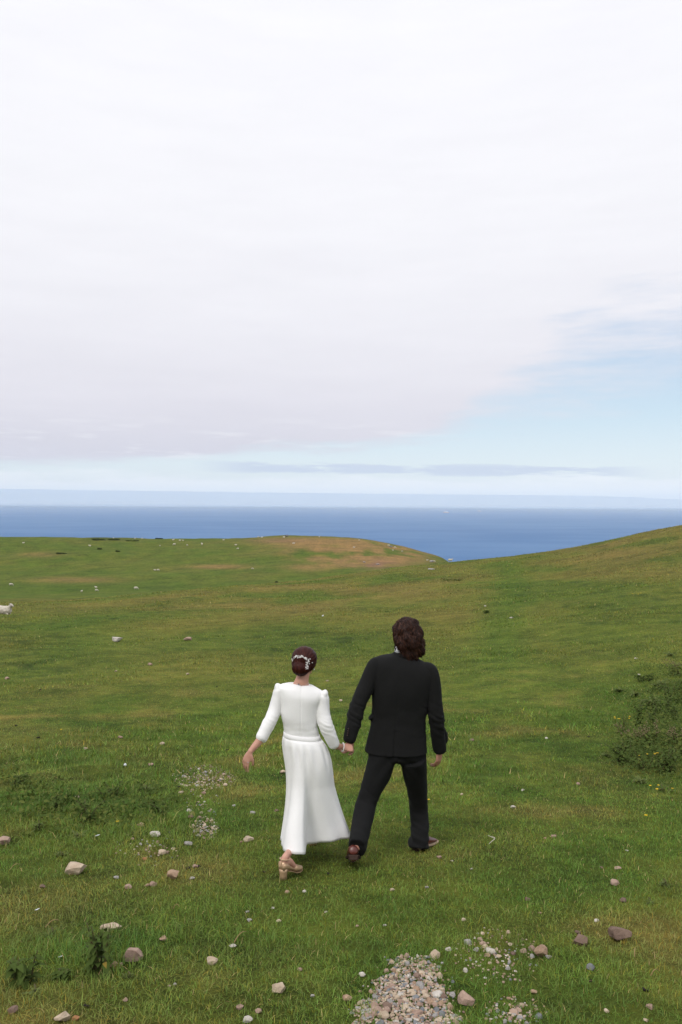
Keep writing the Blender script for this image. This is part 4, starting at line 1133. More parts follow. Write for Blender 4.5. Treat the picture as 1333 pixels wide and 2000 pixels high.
# pearl and blossom hair vine round the bun
vine = MB(); rv = random.Random(9)
arc = [(570.5, 1293), (573, 1287), (577, 1283.5), (581, 1281), (585, 1283), (589, 1282.5), (594, 1284), (599, 1286.5), (602, 1290), (600.5, 1295), (600, 1300), (599, 1305)]
arcp = catmull([(a, b, 0) for a, b in arc], 5)
for q, (X, Y, _) in enumerate(arcp):
    if 22 < q < 25: continue
    for s in range(2):
        o = P(X + rv.uniform(-2.2, 2.2), Y + rv.uniform(-2.0, 2.0), 5.0) - Vector((0, 0, CAMZ)); o.normalize()
        hit = bvh.ray_cast(Vector((0, 0, CAMZ)), o)
        if hit[0] is None: continue
        c = hit[0] + hit[1] * .003
        if rv.random() < .72: vine.add(*ball(c, rv.uniform(.0016, .0034), 1))
        else:
            for pz in range(5):
                an = pz * 1.257 + rv.random()
                tt = hit[1].orthogonal().normalized(); bb = hit[1].cross(tt)
                vine.add(*ball(c + (tt * math.cos(an) + bb * math.sin(an)) * .0036, (.0026, .0026, .0026), 1))
for X, Y in ((604.5, 1296), (610, 1294.5), (606, 1287.5)):
    o = P(X, Y, 5.0) - Vector((0, 0, CAMZ)); o.normalize(); hit = bvh.ray_cast(Vector((0, 0, CAMZ)), o)
    if hit[0] is not None: vine.add(*ball(hit[0] + hit[1] * .003, .0042, 1))
put('hair_vine', vine.mesh('hair_vine'), bride, PEARL)
# ear drop, necklace, bracelet, ring, small tattoo
e = MB(); e.add(*ball(bA(.080, .0, -.048), .0058, 2)); e.add(*ball(bA(.079, .0, -.036), .003, 1)); put('earring', e.mesh('earring'), bride, PEARL)
nk = MB(); c0 = P(590, 1331.5, 5.76)
cir = [c0 + V3(.0495 * math.cos(t), .048 * math.sin(t), -.006 * math.cos(t) + .016 * math.sin(t)) for t in np.linspace(0, 2 * math.pi, 28)]
nk.add(*tube(cir, [.0011] * len(cir), n=6, k=1)); put('necklace', nk.mesh('necklace'), bride, SILVER)
br = MB(); wc = P(670, 1459.5, 5.79); ax = unit((.93, .22, -.18)); uu = ax.orthogonal().normalized(); vv = ax.cross(uu)
for k in range(26):
    t = 2 * math.pi * k / 26; br.add(*ball(wc + (uu * math.cos(t) + vv * math.sin(t)) * .0305, .0048, 1))
put('bracelet', br.mesh('bracelet'), bride, PEARL)
tt_ = MB()
bb_ = bpy.data.objects['body.001'].data
bb_v = [v.co + bbase for v in bb_.vertices]; bvhb = BVHTree.FromPolygons(bb_v, [tuple(p.vertices) for p in bb_.polygons])
def tat(px):
    vs = []
    for X, Y in px:
        o = (P(X, Y, 5.0) - Vector((0, 0, CAMZ))).normalized(); h_ = bvhb.ray_cast(Vector((0, 0, CAMZ)), o)
        if h_[0] is None: return
        vs.append(h_[0] + h_[1] * .0012)
    tt_.add(vs, [tuple(range(len(vs)))[::-1]])
tat([(582, 1337), (584, 1334.5), (586, 1337), (584.5, 1339)]); tat([(581, 1339), (582.5, 1337.5), (583.5, 1339)])
if tt_.v: put('tattoo', tt_.mesh('tattoo', False), bride, INK)
fr_ = MB(); rc = P(481.5, 1491, 5.57)
bvr = bvhb.find_nearest(rc)
if bvr[0] is not None:
    c = bvr[0]; dd = unit((-.2, .0, -1)); uu = dd.orthogonal().normalized(); vv = dd.cross(uu)
    cir = [c + (uu * math.cos(t) + vv * math.sin(t)) * .0105 - bvr[1] * .009 for t in np.linspace(0, 2 * math.pi, 16)]
    fr_.add(*tube(cir, [.0016] * len(cir), n=6, k=1)); put('ring', fr_.mesh('ring'), bride, SILVER)

# ------------------------------------------------------------------ stones lying on the turf
def rock_mesh(seed, sub=4, cuts=16, sq=(1, 1, 1)):
    rg = np.random.default_rng(seed)
    bm = bmesh.new(); bmesh.ops.create_icosphere(bm, subdivisions=sub, radius=1)
    v = np.array([p.co[:] for p in bm.verts]); f = [tuple(q.index for q in k.verts) for k in bm.faces]; bm.free()
    for _ in range(cuts):
        n = rg.normal(size=3); n /= np.linalg.norm(n); d = rg.uniform(.50, .86)
        s = v @ n - d; m = s > 0; v[m] -= np.outer(s[m], n) * .96
    if sub >= 3:
        for i in range(len(v)):
            p = Vector(v[i] * 2.3 + seed); v[i] *= 1 + .055 * mnoise.noise(p) + .03 * mnoise.noise(p * 3.1)
    v -= (v.max(0) + v.min(0)) / 2; v /= np.abs(v).max(0)
    v *= np.array(sq)
    me = bpy.data.meshes.new('stone'); me.from_pydata([tuple(p) for p in v], [], f); me.update()
    return shade(me, False)
PX_ = 1 / FPX
def stone(X, Y, w, h, kind, label, seed, group='loose stones lying on the turf', name='stone', cat='stone', rot=0.0, depth=None, sink=.12, sub=None):
    """stone whose foot is seen at (X, Y), w x h photo pixels in size"""
    g, d = G(X, Y)
    W2 = w * d * PX_ / 2; k = math.hypot(X - 666, 0)
    vis = h * d * PX_
    th = math.atan2(CAMZ - g.z, math.hypot(g.x, g.y))
    vis = vis * 1.02 + .006
    D2 = min((depth if depth else .8) * W2, .38 * vis / math.sin(th))
    H2 = max(math.sqrt(max((vis / 2) ** 2 - (D2 * math.sin(th)) ** 2, 0)) / math.cos(th), .22 * W2)
    H2 = min(H2, (.72 if w > 16 else .58) * W2)
    me = rock_mesh(seed, sub or (4 if w > 16 else 3 if w > 8 else 2), 16)
    o = link(name, me, None, ROCK[kind] if isinstance(kind, str) else kind)
    o.scale = (W2, D2, H2); o.rotation_euler = (0, rot, random.Random(seed).uniform(-.3, .3))
    # the point nearest the camera sits at the given pixel
    away = Vector((g.x, g.y, 0)).normalized()
    q = g + away * D2 * .8
    o.location = (q.x, q.y, float(height(q.x, q.y)) + H2 * (1 - sink * 2))
    tag(o, label, cat, group)
    return o
STONES = [
 (6, 1650, 28, 16, 'pink', 'pinkish brown stone at the left edge of the picture'),
 (148, 1709, 44, 23, 'cream', 'long pale stone tapering to its left, left of the woman'),
 (337, 1718, 26, 22, 'tan', 'upright tan stone just below the black droppings'),
 (261, 1878, 37, 33, 'pink', 'largest round stone, mottled tan, right of the nettle'),
 (217, 1820, 42, 15, 'cream', 'long pale slab behind the nettle'),
 (122, 1999, 31, 26, 'cream', 'cream stone at bottom left beside an orange stone'),
 (149, 1993, 15, 19, 'orange', 'rusty orange stone at bottom left beside a cream stone'),
 (320, 1839, 17, 14, 'tan', 'small tan stone above and right of the largest round stone'),
 (415, 1885, 23, 15, 'cream', 'flat topped pale stone between round stone and gravel'),
 (25, 1981, 21, 12, 'brown', 'dull brown stone in the bottom left corner'),
 (251, 1736, 15, 12, 'pink', 'pointed pink stone left of a tan pair'),
 (288, 1732, 11, 11, 'tan', 'tan stone, left one of a touching pair'),
 (300, 1731, 16, 10, 'pink', 'pink stone, right one of a touching pair'),
 (227, 1717, 11, 12, 'grey', 'small grey brown stone standing right of the long pale stone'),
 (276, 1615, 15, 11, 'tan', 'reddish stone at the edge of the rough grass'),
 (304, 1634, 22, 10, 'white', 'whitish stone among grit below the small gravel patch'),
 (317, 1670, 16, 8, 'cream', 'flat cream stone above the upright tan stone'),
 (283, 1681, 11, 6, 'orange', 'small yellowish stone in the scattered grit'),
 (368, 1653, 17, 8, 'grey', 'flat grey stone below the lower gravel cluster'),
 (83, 1735, 12, 8, 'brown', 'brown stone below the long pale stone'),
 (223, 1889, 15, 10, 'tan', 'tan stone at the foot of the nettle'),
 (237, 1886, 9, 7, 'pink', 'pinkish stone touching the nettle foot stone'),
 (150, 1560, 11, 8, 'cream', 'pale stone in front of the rough grass hummock'),
 (342, 1925, 8, 8, 'grey', 'grey pebble left of bottom centre'),
 (331, 1928, 7, 6, 'pink', 'pinkish pebble left of a grey pebble'),
 (245, 1956, 11, 6, 'pink', 'flat pinkish pebble below the round stone'),
 (376, 1719, 11, 7, 'grey', 'grey pebble below the black droppings'),
 (382, 1695, 12, 8, 'pink', 'pale pink pebble among the black droppings'),
 (399, 1552, 12, 10, 'pink', 'pink stone below the upper gravel cluster'),
 (354, 1550, 10, 6, 'cream', 'cream pebble left of the pink stone under the gravel'),
 (295, 1496, 11, 8, 'pink', 'brownish pink stone up slope of the small gravel patch'),
 (317, 1454, 10, 7, 'cream', 'pale stone on the slope behind the gravel'),
 (486, 1645, 21, 11, 'cream', 'broken pale stone left of the white dress hem'),
 (472, 1646, 7, 6, 'tan', 'small tan pebble beside the broken pale stone'),
 (457, 1576, 8, 5, 'grey', 'grey pebble between the gravel and the dress'),
 (494, 1590, 11, 6, 'grey', 'flat grey pebble nearer the dress'),
 (540, 1586, 10, 7, 'brown', 'brown pebble close to the left side of the dress'),
 (552, 1511, 12, 9, 'cream', 'pale stone half hidden behind the white dress'),
 (562, 1745, 10, 8, 'tan', 'tan pebble just below the gold shoe'),
 (595, 1744, 9, 7, 'white', 'white pebble below and right of the gold shoe'),
 (545, 1802, 10, 7, 'cream', 'oval cream pebble on the mown turf below the woman'),
 (533, 1776, 7, 6, 'white', 'little white pebble above the oval cream pebble'),
 (484, 1783, 8, 7, 'grey', 'rough grey pebble left of the little white pebble'),
 (488, 1801, 11, 6, 'grey', 'flat grey chip left of the oval cream pebble'),
 (455, 1851, 15, 5, 'white', 'thin whitish chip above the flat topped pale stone'),
 (545, 1941, 27, 16, 'cream', 'pale wedge shaped stone at bottom centre'),
 (586, 1897, 11, 9, 'pink', 'small pink stone above the pale wedge stone'),
 (679, 1958, 20, 17, 'tan', 'tan brown block left of the large gravel patch'),
 (469, 1972, 15, 11, 'pink', 'pinkish stone left of the pale wedge stone'),
 (505, 1980, 14, 9, 'pink', 'flat pinkish stone under the pale wedge stone'),
 (485, 1999, 21, 12, 'white', 'whitish stone cut by the bottom edge of the picture'),
 (708, 1908, 14, 11, 'white', 'whitish stone at the upper left of the large gravel patch'),
 (611, 1948, 9, 10, 'grey', 'grey chip between wedge stone and tan block'),
 (637, 1783, 6, 5, 'white', 'tiny white pebble below the man'),
 (698, 1811, 7, 5, 'pink', 'tiny pink pebble below the man'),
 (752, 1810, 8, 6, 'white', 'small white pebble right of the tiny pink pebble'),
 (1212, 1840, 42, 28, 'brown', 'large brown boulder at right'),
 (1133, 1847, 29, 18, 'brown', 'brown pink stone left of the large brown boulder'),
 (1056, 1871, 31, 19, 'tan', 'flat orange tan slab right of the gravel'),
 (1072, 1873, 13, 7, 'grey', 'grey chip against the flat orange tan slab'),
 (1153, 1897, 19, 17, 'slate', 'blue grey stone below the brown boulder'),
 (1200, 1730, 18, 11, 'pink', 'pinkish stone on the turf up slope of the brown boulder'),
 (1217, 1763, 15, 10, 'brown', 'dark brown stone above the brown boulder'),
 (1166, 1801, 10, 8, 'white', 'bright white pebble left above the brown boulder'),
 (1129, 1825, 12, 7, 'brown', 'small brown stone just above the brown pink stone'),
 (911, 1965, 35, 23, 'pink', 'brown pink block touching the right of the large gravel patch'),
 (906, 1799, 10, 9, 'cream', 'cream pebble between man and gravel'),
 (876, 1858, 13, 12, 'white', 'knobbly whitish stone above the sparse gravel'),
 (767, 1741, 10, 8, 'cream', 'cream pebble below the left shoe of the man'),
 (834, 1735, 8, 7, 'grey', 'grey pebble below the man'),
 (1031, 1759, 11, 7, 'brown', 'brown pebble halfway between man and brown boulder'),
 (1055, 1786, 8, 6, 'tan', 'tan pebble halfway between man and brown boulder'),
 (1043, 1942, 14, 10, 'tan', 'tan stone by the sparse grit at bottom right'),
 (1185, 1978, 11, 9, 'cream', 'cream pebble near the bottom right'),
 (1262, 1997, 11, 9, 'cream', 'pale pebble at the bottom edge on the right'),
 (1270, 1972, 17, 7, 'pink', 'flat pinkish chip in the bottom right corner'),
 (1022, 1545, 7, 7, 'white', 'round white pebble alone on turf right of the man'),
 (1130, 1533, 9, 5, 'pink', 'pinkish pebble in front of the weeds'),
 (1003, 1579, 10, 5, 'white', 'flat white chip below the round white pebble'),
 (1082, 1636, 11, 6, 'pink', 'oval pink pebble right of the wishbone'),
 (1065, 1639, 6, 6, 'tan', 'tiny tan pebble left of the oval pink pebble'),
 (858, 1678, 11, 8, 'pink', 'pink pebble below the right shoe of the man'),
 (883, 1683, 6, 6, 'white', 'tiny white pebble right of the pink pebble near the shoe'),
 (922, 1699, 7, 6, 'white', 'tiny pale pebble between the man and wishbone'),
 (1207, 1699, 13, 9, 'pink', 'pink stone at right, uppermost of three in a column'),
 (1175, 1697, 8, 6, 'brown', 'brown pebble left of the uppermost pink stone'),
 (1225, 1663, 6, 5, 'white', 'tiny white pebble on the right turf'),
 (922, 1448, 10, 6, 'brown', 'brown stone right of the jacket hem of the man'),
 (1068, 1443, 6, 4, 'white', 'tiny white chip on turf left of the weeds'),
 (902, 1553, 7, 5, 'cream', 'tiny cream chip right of the trouser knee'),
 (235, 1442, 11, 8, 'pink', 'pale pinkish stone on the left slope'),
 (168, 1464, 9, 6, 'cream', 'small pale stone left of the pinkish slope stone'),
 (294, 1300, 10, 6, 'pink', 'pale stone on the slope right below the white rock'),
 (367, 1251, 16, 7, 'pink', 'reddish stone in a darker tuft far up the slope'),
 (367, 1318, 7, 5, 'cream', 'tiny cream stone behind the woman'),
 (227, 1312, 6, 4, 'cream', 'tiny cream stone left of the slope stones'),
 (14, 1327, 10, 6, 'pink', 'pale stone at the left edge among tussocks'),
 (1000, 1208, 9, 3, 'white', 'flat white stone on the far green path'),
 (948, 1185, 5, 4, 'white', 'white fleck beside a green tuft on the far path'),
 (1248, 1320, 7, 5, 'white', 'white fleck in the grass above the weeds'),
 (1243, 1288, 7, 5, 'white', 'pale fleck in grass on the upper right slope'),
 (843, 1113, 14, 3, 'grey', 'flat grey stone on the near crest'),
 (1218, 1490, 8, 7, 'white', 'round pale stone in the shade of the weeds'),
 (640, 1331, 6, 5, 'cream', 'small pale stone between the two heads'),
 (666, 1370, 7, 5, 'cream', 'small pale stone between the two people'),
]
for i, (X, Y, w, h, k, lab) in enumerate(STONES):
    stone(X, Y, w * .99, h * 1.02, k, lab, 100 + i * 7)
o = stone(230, 1254, 21, 11, 'white', 'white boulder in a brown ringed tuft on the slope', 77, group=None, name='white_rock', cat='rock')
# far outcrops
for (X, Y, w, h, lab) in [(843, 1098, 9, 4, 'grey rock outcrop on the crest above the saddle'), (764, 1069, 7, 3.5, 'dark rock on the far knoll beside sheep'), (712, 1099, 6, 2.5, 'grey rock in the bare red patch, left'), (738, 1103, 7, 2.5, 'grey rock in the bare red patch, right'),
                          (560, 1048, 8, 4, 'dark rock on the crown of the far knoll')]:
    stone(X, Y, w, h, 'grey' if 'grey' in lab else 'slate', lab, int(X), group='rocks on the far knoll', name='rock', cat='rock', sub=3)

# ---- droppings
def dropping(X, Y, w, h, label, seed):
    g, d = G(X, Y); s = w * d * PX_ / 2
    rg = random.Random(seed); mb = MB()
    for k in range(rg.randint(4, 7)):
        mb.add(*ball((rg.uniform(-.6, .6) * s, rg.uniform(-.45, .45) * s, rg.uniform(.15, .5) * s), (s * rg.uniform(.32, .5), s * rg.uniform(.32, .5), s * rg.uniform(.25, .42)), 2))
    o = link('dropping', mb.mesh('dropping'), None, DUNG); o.location = g; tag(o, label, 'dropping', 'sheep droppings on the turf')
for i, q in enumerate([(368, 1697, 10, 8, 'black droppings, left of the row above the upright tan stone'), (380, 1692, 8, 7, 'black droppings, middle of the row above the tan stone'), (390, 1693, 9, 8, 'black droppings, right of the row above the tan stone'),
    (169, 1966, 14, 9, 'dark dropping at bottom left'), (136, 1937, 8, 7, 'small dark dropping left of bottom'), (395, 1542, 9, 7, 'black dropping below the upper gravel cluster'), (350, 1538, 7, 5, 'black dropping left of the gravel'),
    (386, 1570, 8, 5, 'dark dropping between the two small gravel clusters'), (68, 1553, 8, 7, 'black dropping in the rough grass at left'), (1260, 1935, 15, 11, 'dark dropping low on the right'), (1154, 1917, 9, 8, 'dark dropping below the blue grey stone'),
    (425, 1342, 5, 5, 'black dropping on slope behind the woman'), (79, 1348, 6, 4, 'black dropping far left on slope'), (445, 1466, 9, 6, 'brown dropping left of the outstretched hand'), (222, 1742, 7, 6, 'dark dropping below the small grey brown stone'),
    (32, 1418, 6, 4, 'small dark dropping on the left slope'), (75, 1442, 8, 4, 'flat dark dropping on the left slope'), (516, 1704, 8, 5, 'dark crumb left of the gold shoe'), (641, 1708, 9, 5, 'dark crumb right of the gold shoe'), (725, 1605, 6, 4, 'dark crumb between the legs of the man'),
    (1150, 1440, 6, 4, 'dark crumb on turf left of the weeds'), (995, 1445, 6, 4, 'dark crumb on turf right of the man')]):
    dropping(*q, 300 + i)

# ---- feathers, bone, litter, straw
def flake(name, X, Y, w, label, cat, m, ang, thick=.15, group=None):
    g, d = G(X, Y); s = w * d * PX_ / 2
    rings = []
    for t, a in ((-1, .12), (-.6, .55), (0, 1), (.5, .75), (.85, .4), (1, .08)):
        rings.append([Vector((t * s, a * s * .32 * math.cos(u), .3 * thick * s + a * s * thick * math.sin(u) + .08 * s * t * t)) for u in np.linspace(0, 2 * math.pi, 8, endpoint=False)])
    v, f = loft(rings); o = link(name, MB().add(v, f).mesh(name), None, m); o.location = g + Vector((0, 0, .02)); o.rotation_euler = (0, -.2, ang); tag(o, label, cat, group)
flake('feather', 190, 1637, 12, 'white feather at the edge of the rough grass', 'feather', WHITE, .2)
flake('feather', 73, 1783, 10, 'white feather in the yellowed grass at left', 'feather', WHITE, .5)
flake('feather', 119, 1876, 10, 'thin white feather left of the nettle', 'feather', WHITE, .3)
flake('litter', 631, 1204, 7, 'bluish white scrap far behind the couple', 'litter', WHITE, .9, .5)
g, d = G(965, 1653); k = d * PX_
bn = MB(); bn.add(*tube([g + V3(-10, -2, 0) * k + V3(0, 0, .022), g + V3(-4, 6, 0) * k + V3(0, 0, .026), g + V3(3, 14, 0) * k + V3(0, 0, .03), g + V3(6, 22, 0) * k + V3(0, 0, .03), g + V3(2, 32, 0) * k + V3(0, 0, .024)], [.0014, .0022, .0026, .0022, .0014], n=8))
bn.add(*tube([g + V3(4, 20, 0) * k + V3(0, 0, .03), g + V3(-3, 27, 0) * k + V3(0, 0, .034), g + V3(-5, 35, 0) * k + V3(0, 0, .028)], [.002, .002, .0014], n=8))
tag(link('wishbone', bn.mesh('wishbone'), None, BONE), 'white forked wishbone on turf right of the man', 'bone')
g, d = G(245, 1497); b_ = MB(); b_.add(*ball(g + V3(0, 0, .02), .018, 2)); tag(link('puffball', b_.mesh('puffball'), None, WHITE), 'small round white puffball on the left slope', 'puffball')
def stalk(X, Y, w, ang, label, rise=.02):
    g, d = G(X, Y); s = w * d * PX_ / 2; c, sn = math.cos(ang), math.sin(ang)
    pts = [g + V3(c * t * s, sn * t * s, .022 + rise * (1 - t * t) + .01 * t) for t in (-1, -.4, .3, 1)]
    tag(link('dry_stalk', MB().add(*tube(pts, [.0028, .0026, .002, .001], n=6, k=3)).mesh('dry_stalk'), None, STRAW), label, 'stalk', 'dry stalks on the turf')
for q in [(103, 1812, 26, .5, 'pale dry stalk left of the nettle'), (470, 1838, 34, .9, 'bent straw stalk above the thin whitish chip'), (205, 1903, 26, .8, 'ginger dry stalk below the nettle'), (115, 1607, 20, .1, 'dry twig in the rough grass'), (345, 1780, 14, -.4, 'short dry stalk below the scattered grit'),
          (1280, 1910, 18, .1, 'pale dry stalk low on the right'), (1240, 1830 + 40, 14, 1.2, 'upright dry stalk below the brown boulder'), (30, 1700, 20, .6, 'dry stalk in yellowed grass at far left')]:
    stalk(*q)

# ------------------------------------------------------------------ gravel patches: pebbles as parts, grit as one piece
PEB = [rock_mesh(900 + i, 2, 15) for i in range(7)]
GM = [ROCK[k] for k in ('cream', 'pink', 'cream', 'cream', 'pink', 'grey', 'pink', 'white', 'tan', 'cream', 'grey', 'brown', 'slate')]
PEBM = {}
def peb_mesh(i, m):
    if (i, m.name) not in PEBM:
        c = PEB[i].copy(); c.materials.clear(); c.materials.append(m); PEBM[(i, m.name)] = c
    return PEBM[(i, m.name)]
BASES = {}
def gravel(label, cx, cy, rx, ry, n_big, n_grit, size, seed, shape=None, power=.6):
    rg = random.Random(seed)
    c, d = G(cx, min(cy, 1994)); root = empty('gravel_patch', c)
    tag(root, label, 'gravel', 'gravel showing through the turf')
    done = 0; tries = 0; placed = []
    while done < n_big and tries < n_big * 60:
        tries += 1
        a = rg.uniform(0, 2 * math.pi); rr = rg.random() ** power
        X = cx + rx * rr * math.cos(a); Y = cy + ry * rr * math.sin(a)
        if shape and not shape(X, Y, rg): continue
        if Y > 2040: continue
        g, dd = G(X, Y)
        s = rg.lognormvariate(math.log(size), .38)
        if any((g.x - p[0]) ** 2 + (g.y - p[1]) ** 2 < (.8 * (s + p[2])) ** 2 for p in placed): continue
        placed.append((g.x, g.y, s))
        o = bpy.data.objects.new('pebble', peb_mesh(rg.randrange(7), rg.choice(GM))); COL.objects.link(o); o.parent = root
        o.location = g - c + V3(0, 0, s * rg.uniform(-.05, .32)); o.scale = (s * rg.uniform(.8, 1.3), s * rg.uniform(.8, 1.2), s * rg.uniform(.55, .95)); o.rotation_euler = (rg.uniform(-.4, .4), rg.uniform(-.4, .4), rg.uniform(0, 6.3))
        done += 1
    vs, fs, mi = [], [], []
    proto = []
    for q in range(3):
        me = rock_mesh(950 + q, 1, 4); proto.append(([v.co.copy() for v in me.vertices], [tuple(p.vertices) for p in me.polygons])); bpy.data.meshes.remove(me)
    k = 0
    while k < n_grit:
        a = rg.uniform(0, 2 * math.pi); rr = rg.random() ** (power * .9)
        X = cx + rx * 1.15 * rr * math.cos(a); Y = cy + ry * 1.12 * rr * math.sin(a)
        k += 1
        if (shape and not shape(X, Y, rg)) or Y > 2040: continue
        g, dd = G(X, Y) if rg.random() < .0 else (None, None)
        cvec = P(X, Y, 1) - Vector((0, 0, CAMZ)); t = d
        for _ in range(5):
            z = float(height(cvec.x * t, cvec.y * t)); t = (z - CAMZ) / cvec.z
        g = Vector((cvec.x * t, cvec.y * t, z))
        s = size * rg.uniform(.28, .72); pv_, pf = proto[rg.randrange(3)]; o_ = len(vs); an = rg.uniform(0, 6.3); ca, sa = math.cos(an), math.sin(an)
        for p in pv_: vs.append(tuple(g - c + V3((p.x * ca - p.y * sa) * s, (p.x * sa + p.y * ca) * s, p.z * s * .7 + s * .35)))
        fs += [tuple(i + o_ for i in q) for q in pf]; mi += [rg.randrange(len(GM))] * len(pf)
    if vs:
        me = bpy.data.meshes.new('grit'); me.from_pydata(vs, [], fs); me.polygons.foreach_set('material_index', mi); me.update(); shade(me, False)
        o = link('grit', me, root, GM); o['kind'] = 'stuff'
def big_shape(X, Y, rg):
    t = (Y - 1868) / 135.0
    if t < 0: return False
    l = 800 - (22 + 92 * min(1, t * 1.1)); r = 812 + 30 + 48 * min(1, t * 1.2)
    e = 10 * math.sin(Y * .13) + 8 * math.sin(Y * .31 + 1)
    inside = l + e < X < r + e * .7
    return inside or (rg.random() < .05 and l - 25 < X < r + 25)
gravel('large patch of pinkish grey gravel at bottom centre', 800, 1955, 106, 98, 298, 3600, .0112, 1, big_shape, .6)
gravel('scattered gravel in turf right above the large gravel patch', 970, 1868, 74, 52, 38, 170, .0105, 2, None, .85)
gravel('thin gravel in the turf at bottom right of the large patch', 1005, 1978, 55, 30, 22, 110, .0105, 3, None, .85)
gravel('pale gravel cluster below the outstretched hand', 400, 1519, 56, 24, 130, 420, .0115, 4, None, .75)
gravel('lower small gravel cluster left of the dress', 401, 1618, 26, 20, 40, 140, .0115, 5, None, .8)
gravel('faint line of grit between the two small gravel clusters', 394, 1572, 34, 34, 16, 70, .012, 6, None, .8)
gravel('loose grit in the grass left of the lower gravel cluster', 290, 1655, 60, 34, 22, 60, .0125, 7, None, .9)

# ------------------------------------------------------------------ weeds
def leaf_mat(name, c, c2):
    def b(t):
        p = wpos(t); col = mixc(t, noise(t, p, 14, 4), c, c2)
        d = principled(t, col, 0.75, 0.1)
        tr = N(t, 'ShaderNodeBsdfTranslucent'); t.links.new(col, tr.inputs['Color'])
        m = N(t, 'ShaderNodeMixShader'); m.inputs[0].default_value = .2
        t.links.new(d, m.inputs[1]); t.links.new(tr.outputs[0], m.inputs[2]); return m.outputs[0]
    return mat(name, b)
NETTLE = leaf_mat('nettle_leaf', (0.048, 0.080, 0.016), (0.086, 0.120, 0.027))
DOCK = leaf_mat('dock_leaf', (0.085, 0.118, 0.023), (0.140, 0.155, 0.038))
THISTLE = leaf_mat('thistle_leaf', (0.085, 0.118, 0.035), (0.14, 0.165, 0.055))
YELLOWL = leaf_mat('yellowed_leaf', (0.24, 0.17, 0.03), (0.17, 0.13, 0.03))
STEM = mat('weed_stem', lambda t: principled(t, mixc(t, noise(t, wpos(t), 30, 3), (0.075, 0.09, 0.03), (0.11, 0.075, 0.04)), .7, .2))
SEED = mat('seed_head', lambda t: principled(t, mixc(t, noise(t, wpos(t), 40, 3), (0.23, 0.185, 0.10), (0.15, 0.12, 0.068)), .9, .1))
FLOWER = mat('yellow_flower', lambda t: principled(t, (0.68, 0.45, 0.02), .6, .2))
def leaf_mesh(name, L, W_, teeth, m, droop=.3):
    v, f = [], []; n = 7
    for i in range(n):
        t = i / (n - 1); w = W_ * math.sin(math.pi * min(1, .08 + t ** .75 * .92)) * (1 if i % 2 == 0 or not teeth else (1 - teeth))
        z = -droop * L * t * t; v += [(-w, t * L, z + w * .35), (0, t * L, z), (w, t * L, z + w * .35)]
    for i in range(n - 1):
        a = i * 3; f += [(a, a + 1, a + 4, a + 3), (a + 1, a + 2, a + 5, a + 4)]
    me = bpy.data.meshes.new(name); me.from_pydata(v, [], f); me.update(); me.materials.append(m); return shade(me)
LEAFN = [leaf_mesh('leaf', 1, .30, .16, NETTLE, .35), leaf_mesh('leaf', 1, .34, .14, NETTLE, .55)]
LEAFY = leaf_mesh('leaf', 1, .30, .14, YELLOWL, .5)
LEAFD = [leaf_mesh('leaf', 1, .17, 0, DOCK, .5), leaf_mesh('leaf', 1, .15, .05, DOCK, .3)]
LEAFT = [leaf_mesh('leaf', 1, .16, .65, THISTLE, .35), leaf_mesh('leaf', 1, .14, .7, THISTLE, .2)]
LEAFR = [leaf_mesh('leaf', 1, .2, .5, DOCK, .3), leaf_mesh('leaf', 1, .2, .55, NETTLE, .3)]
def put_leaf(root, me, loc, yaw, pitch, s):
    o = bpy.data.objects.new('leaf', me); COL.objects.link(o); o.parent = root
    o.location = loc; o.rotation_euler = (pitch, random.uniform(-.3, .3), yaw); o.scale = (s, s, s)
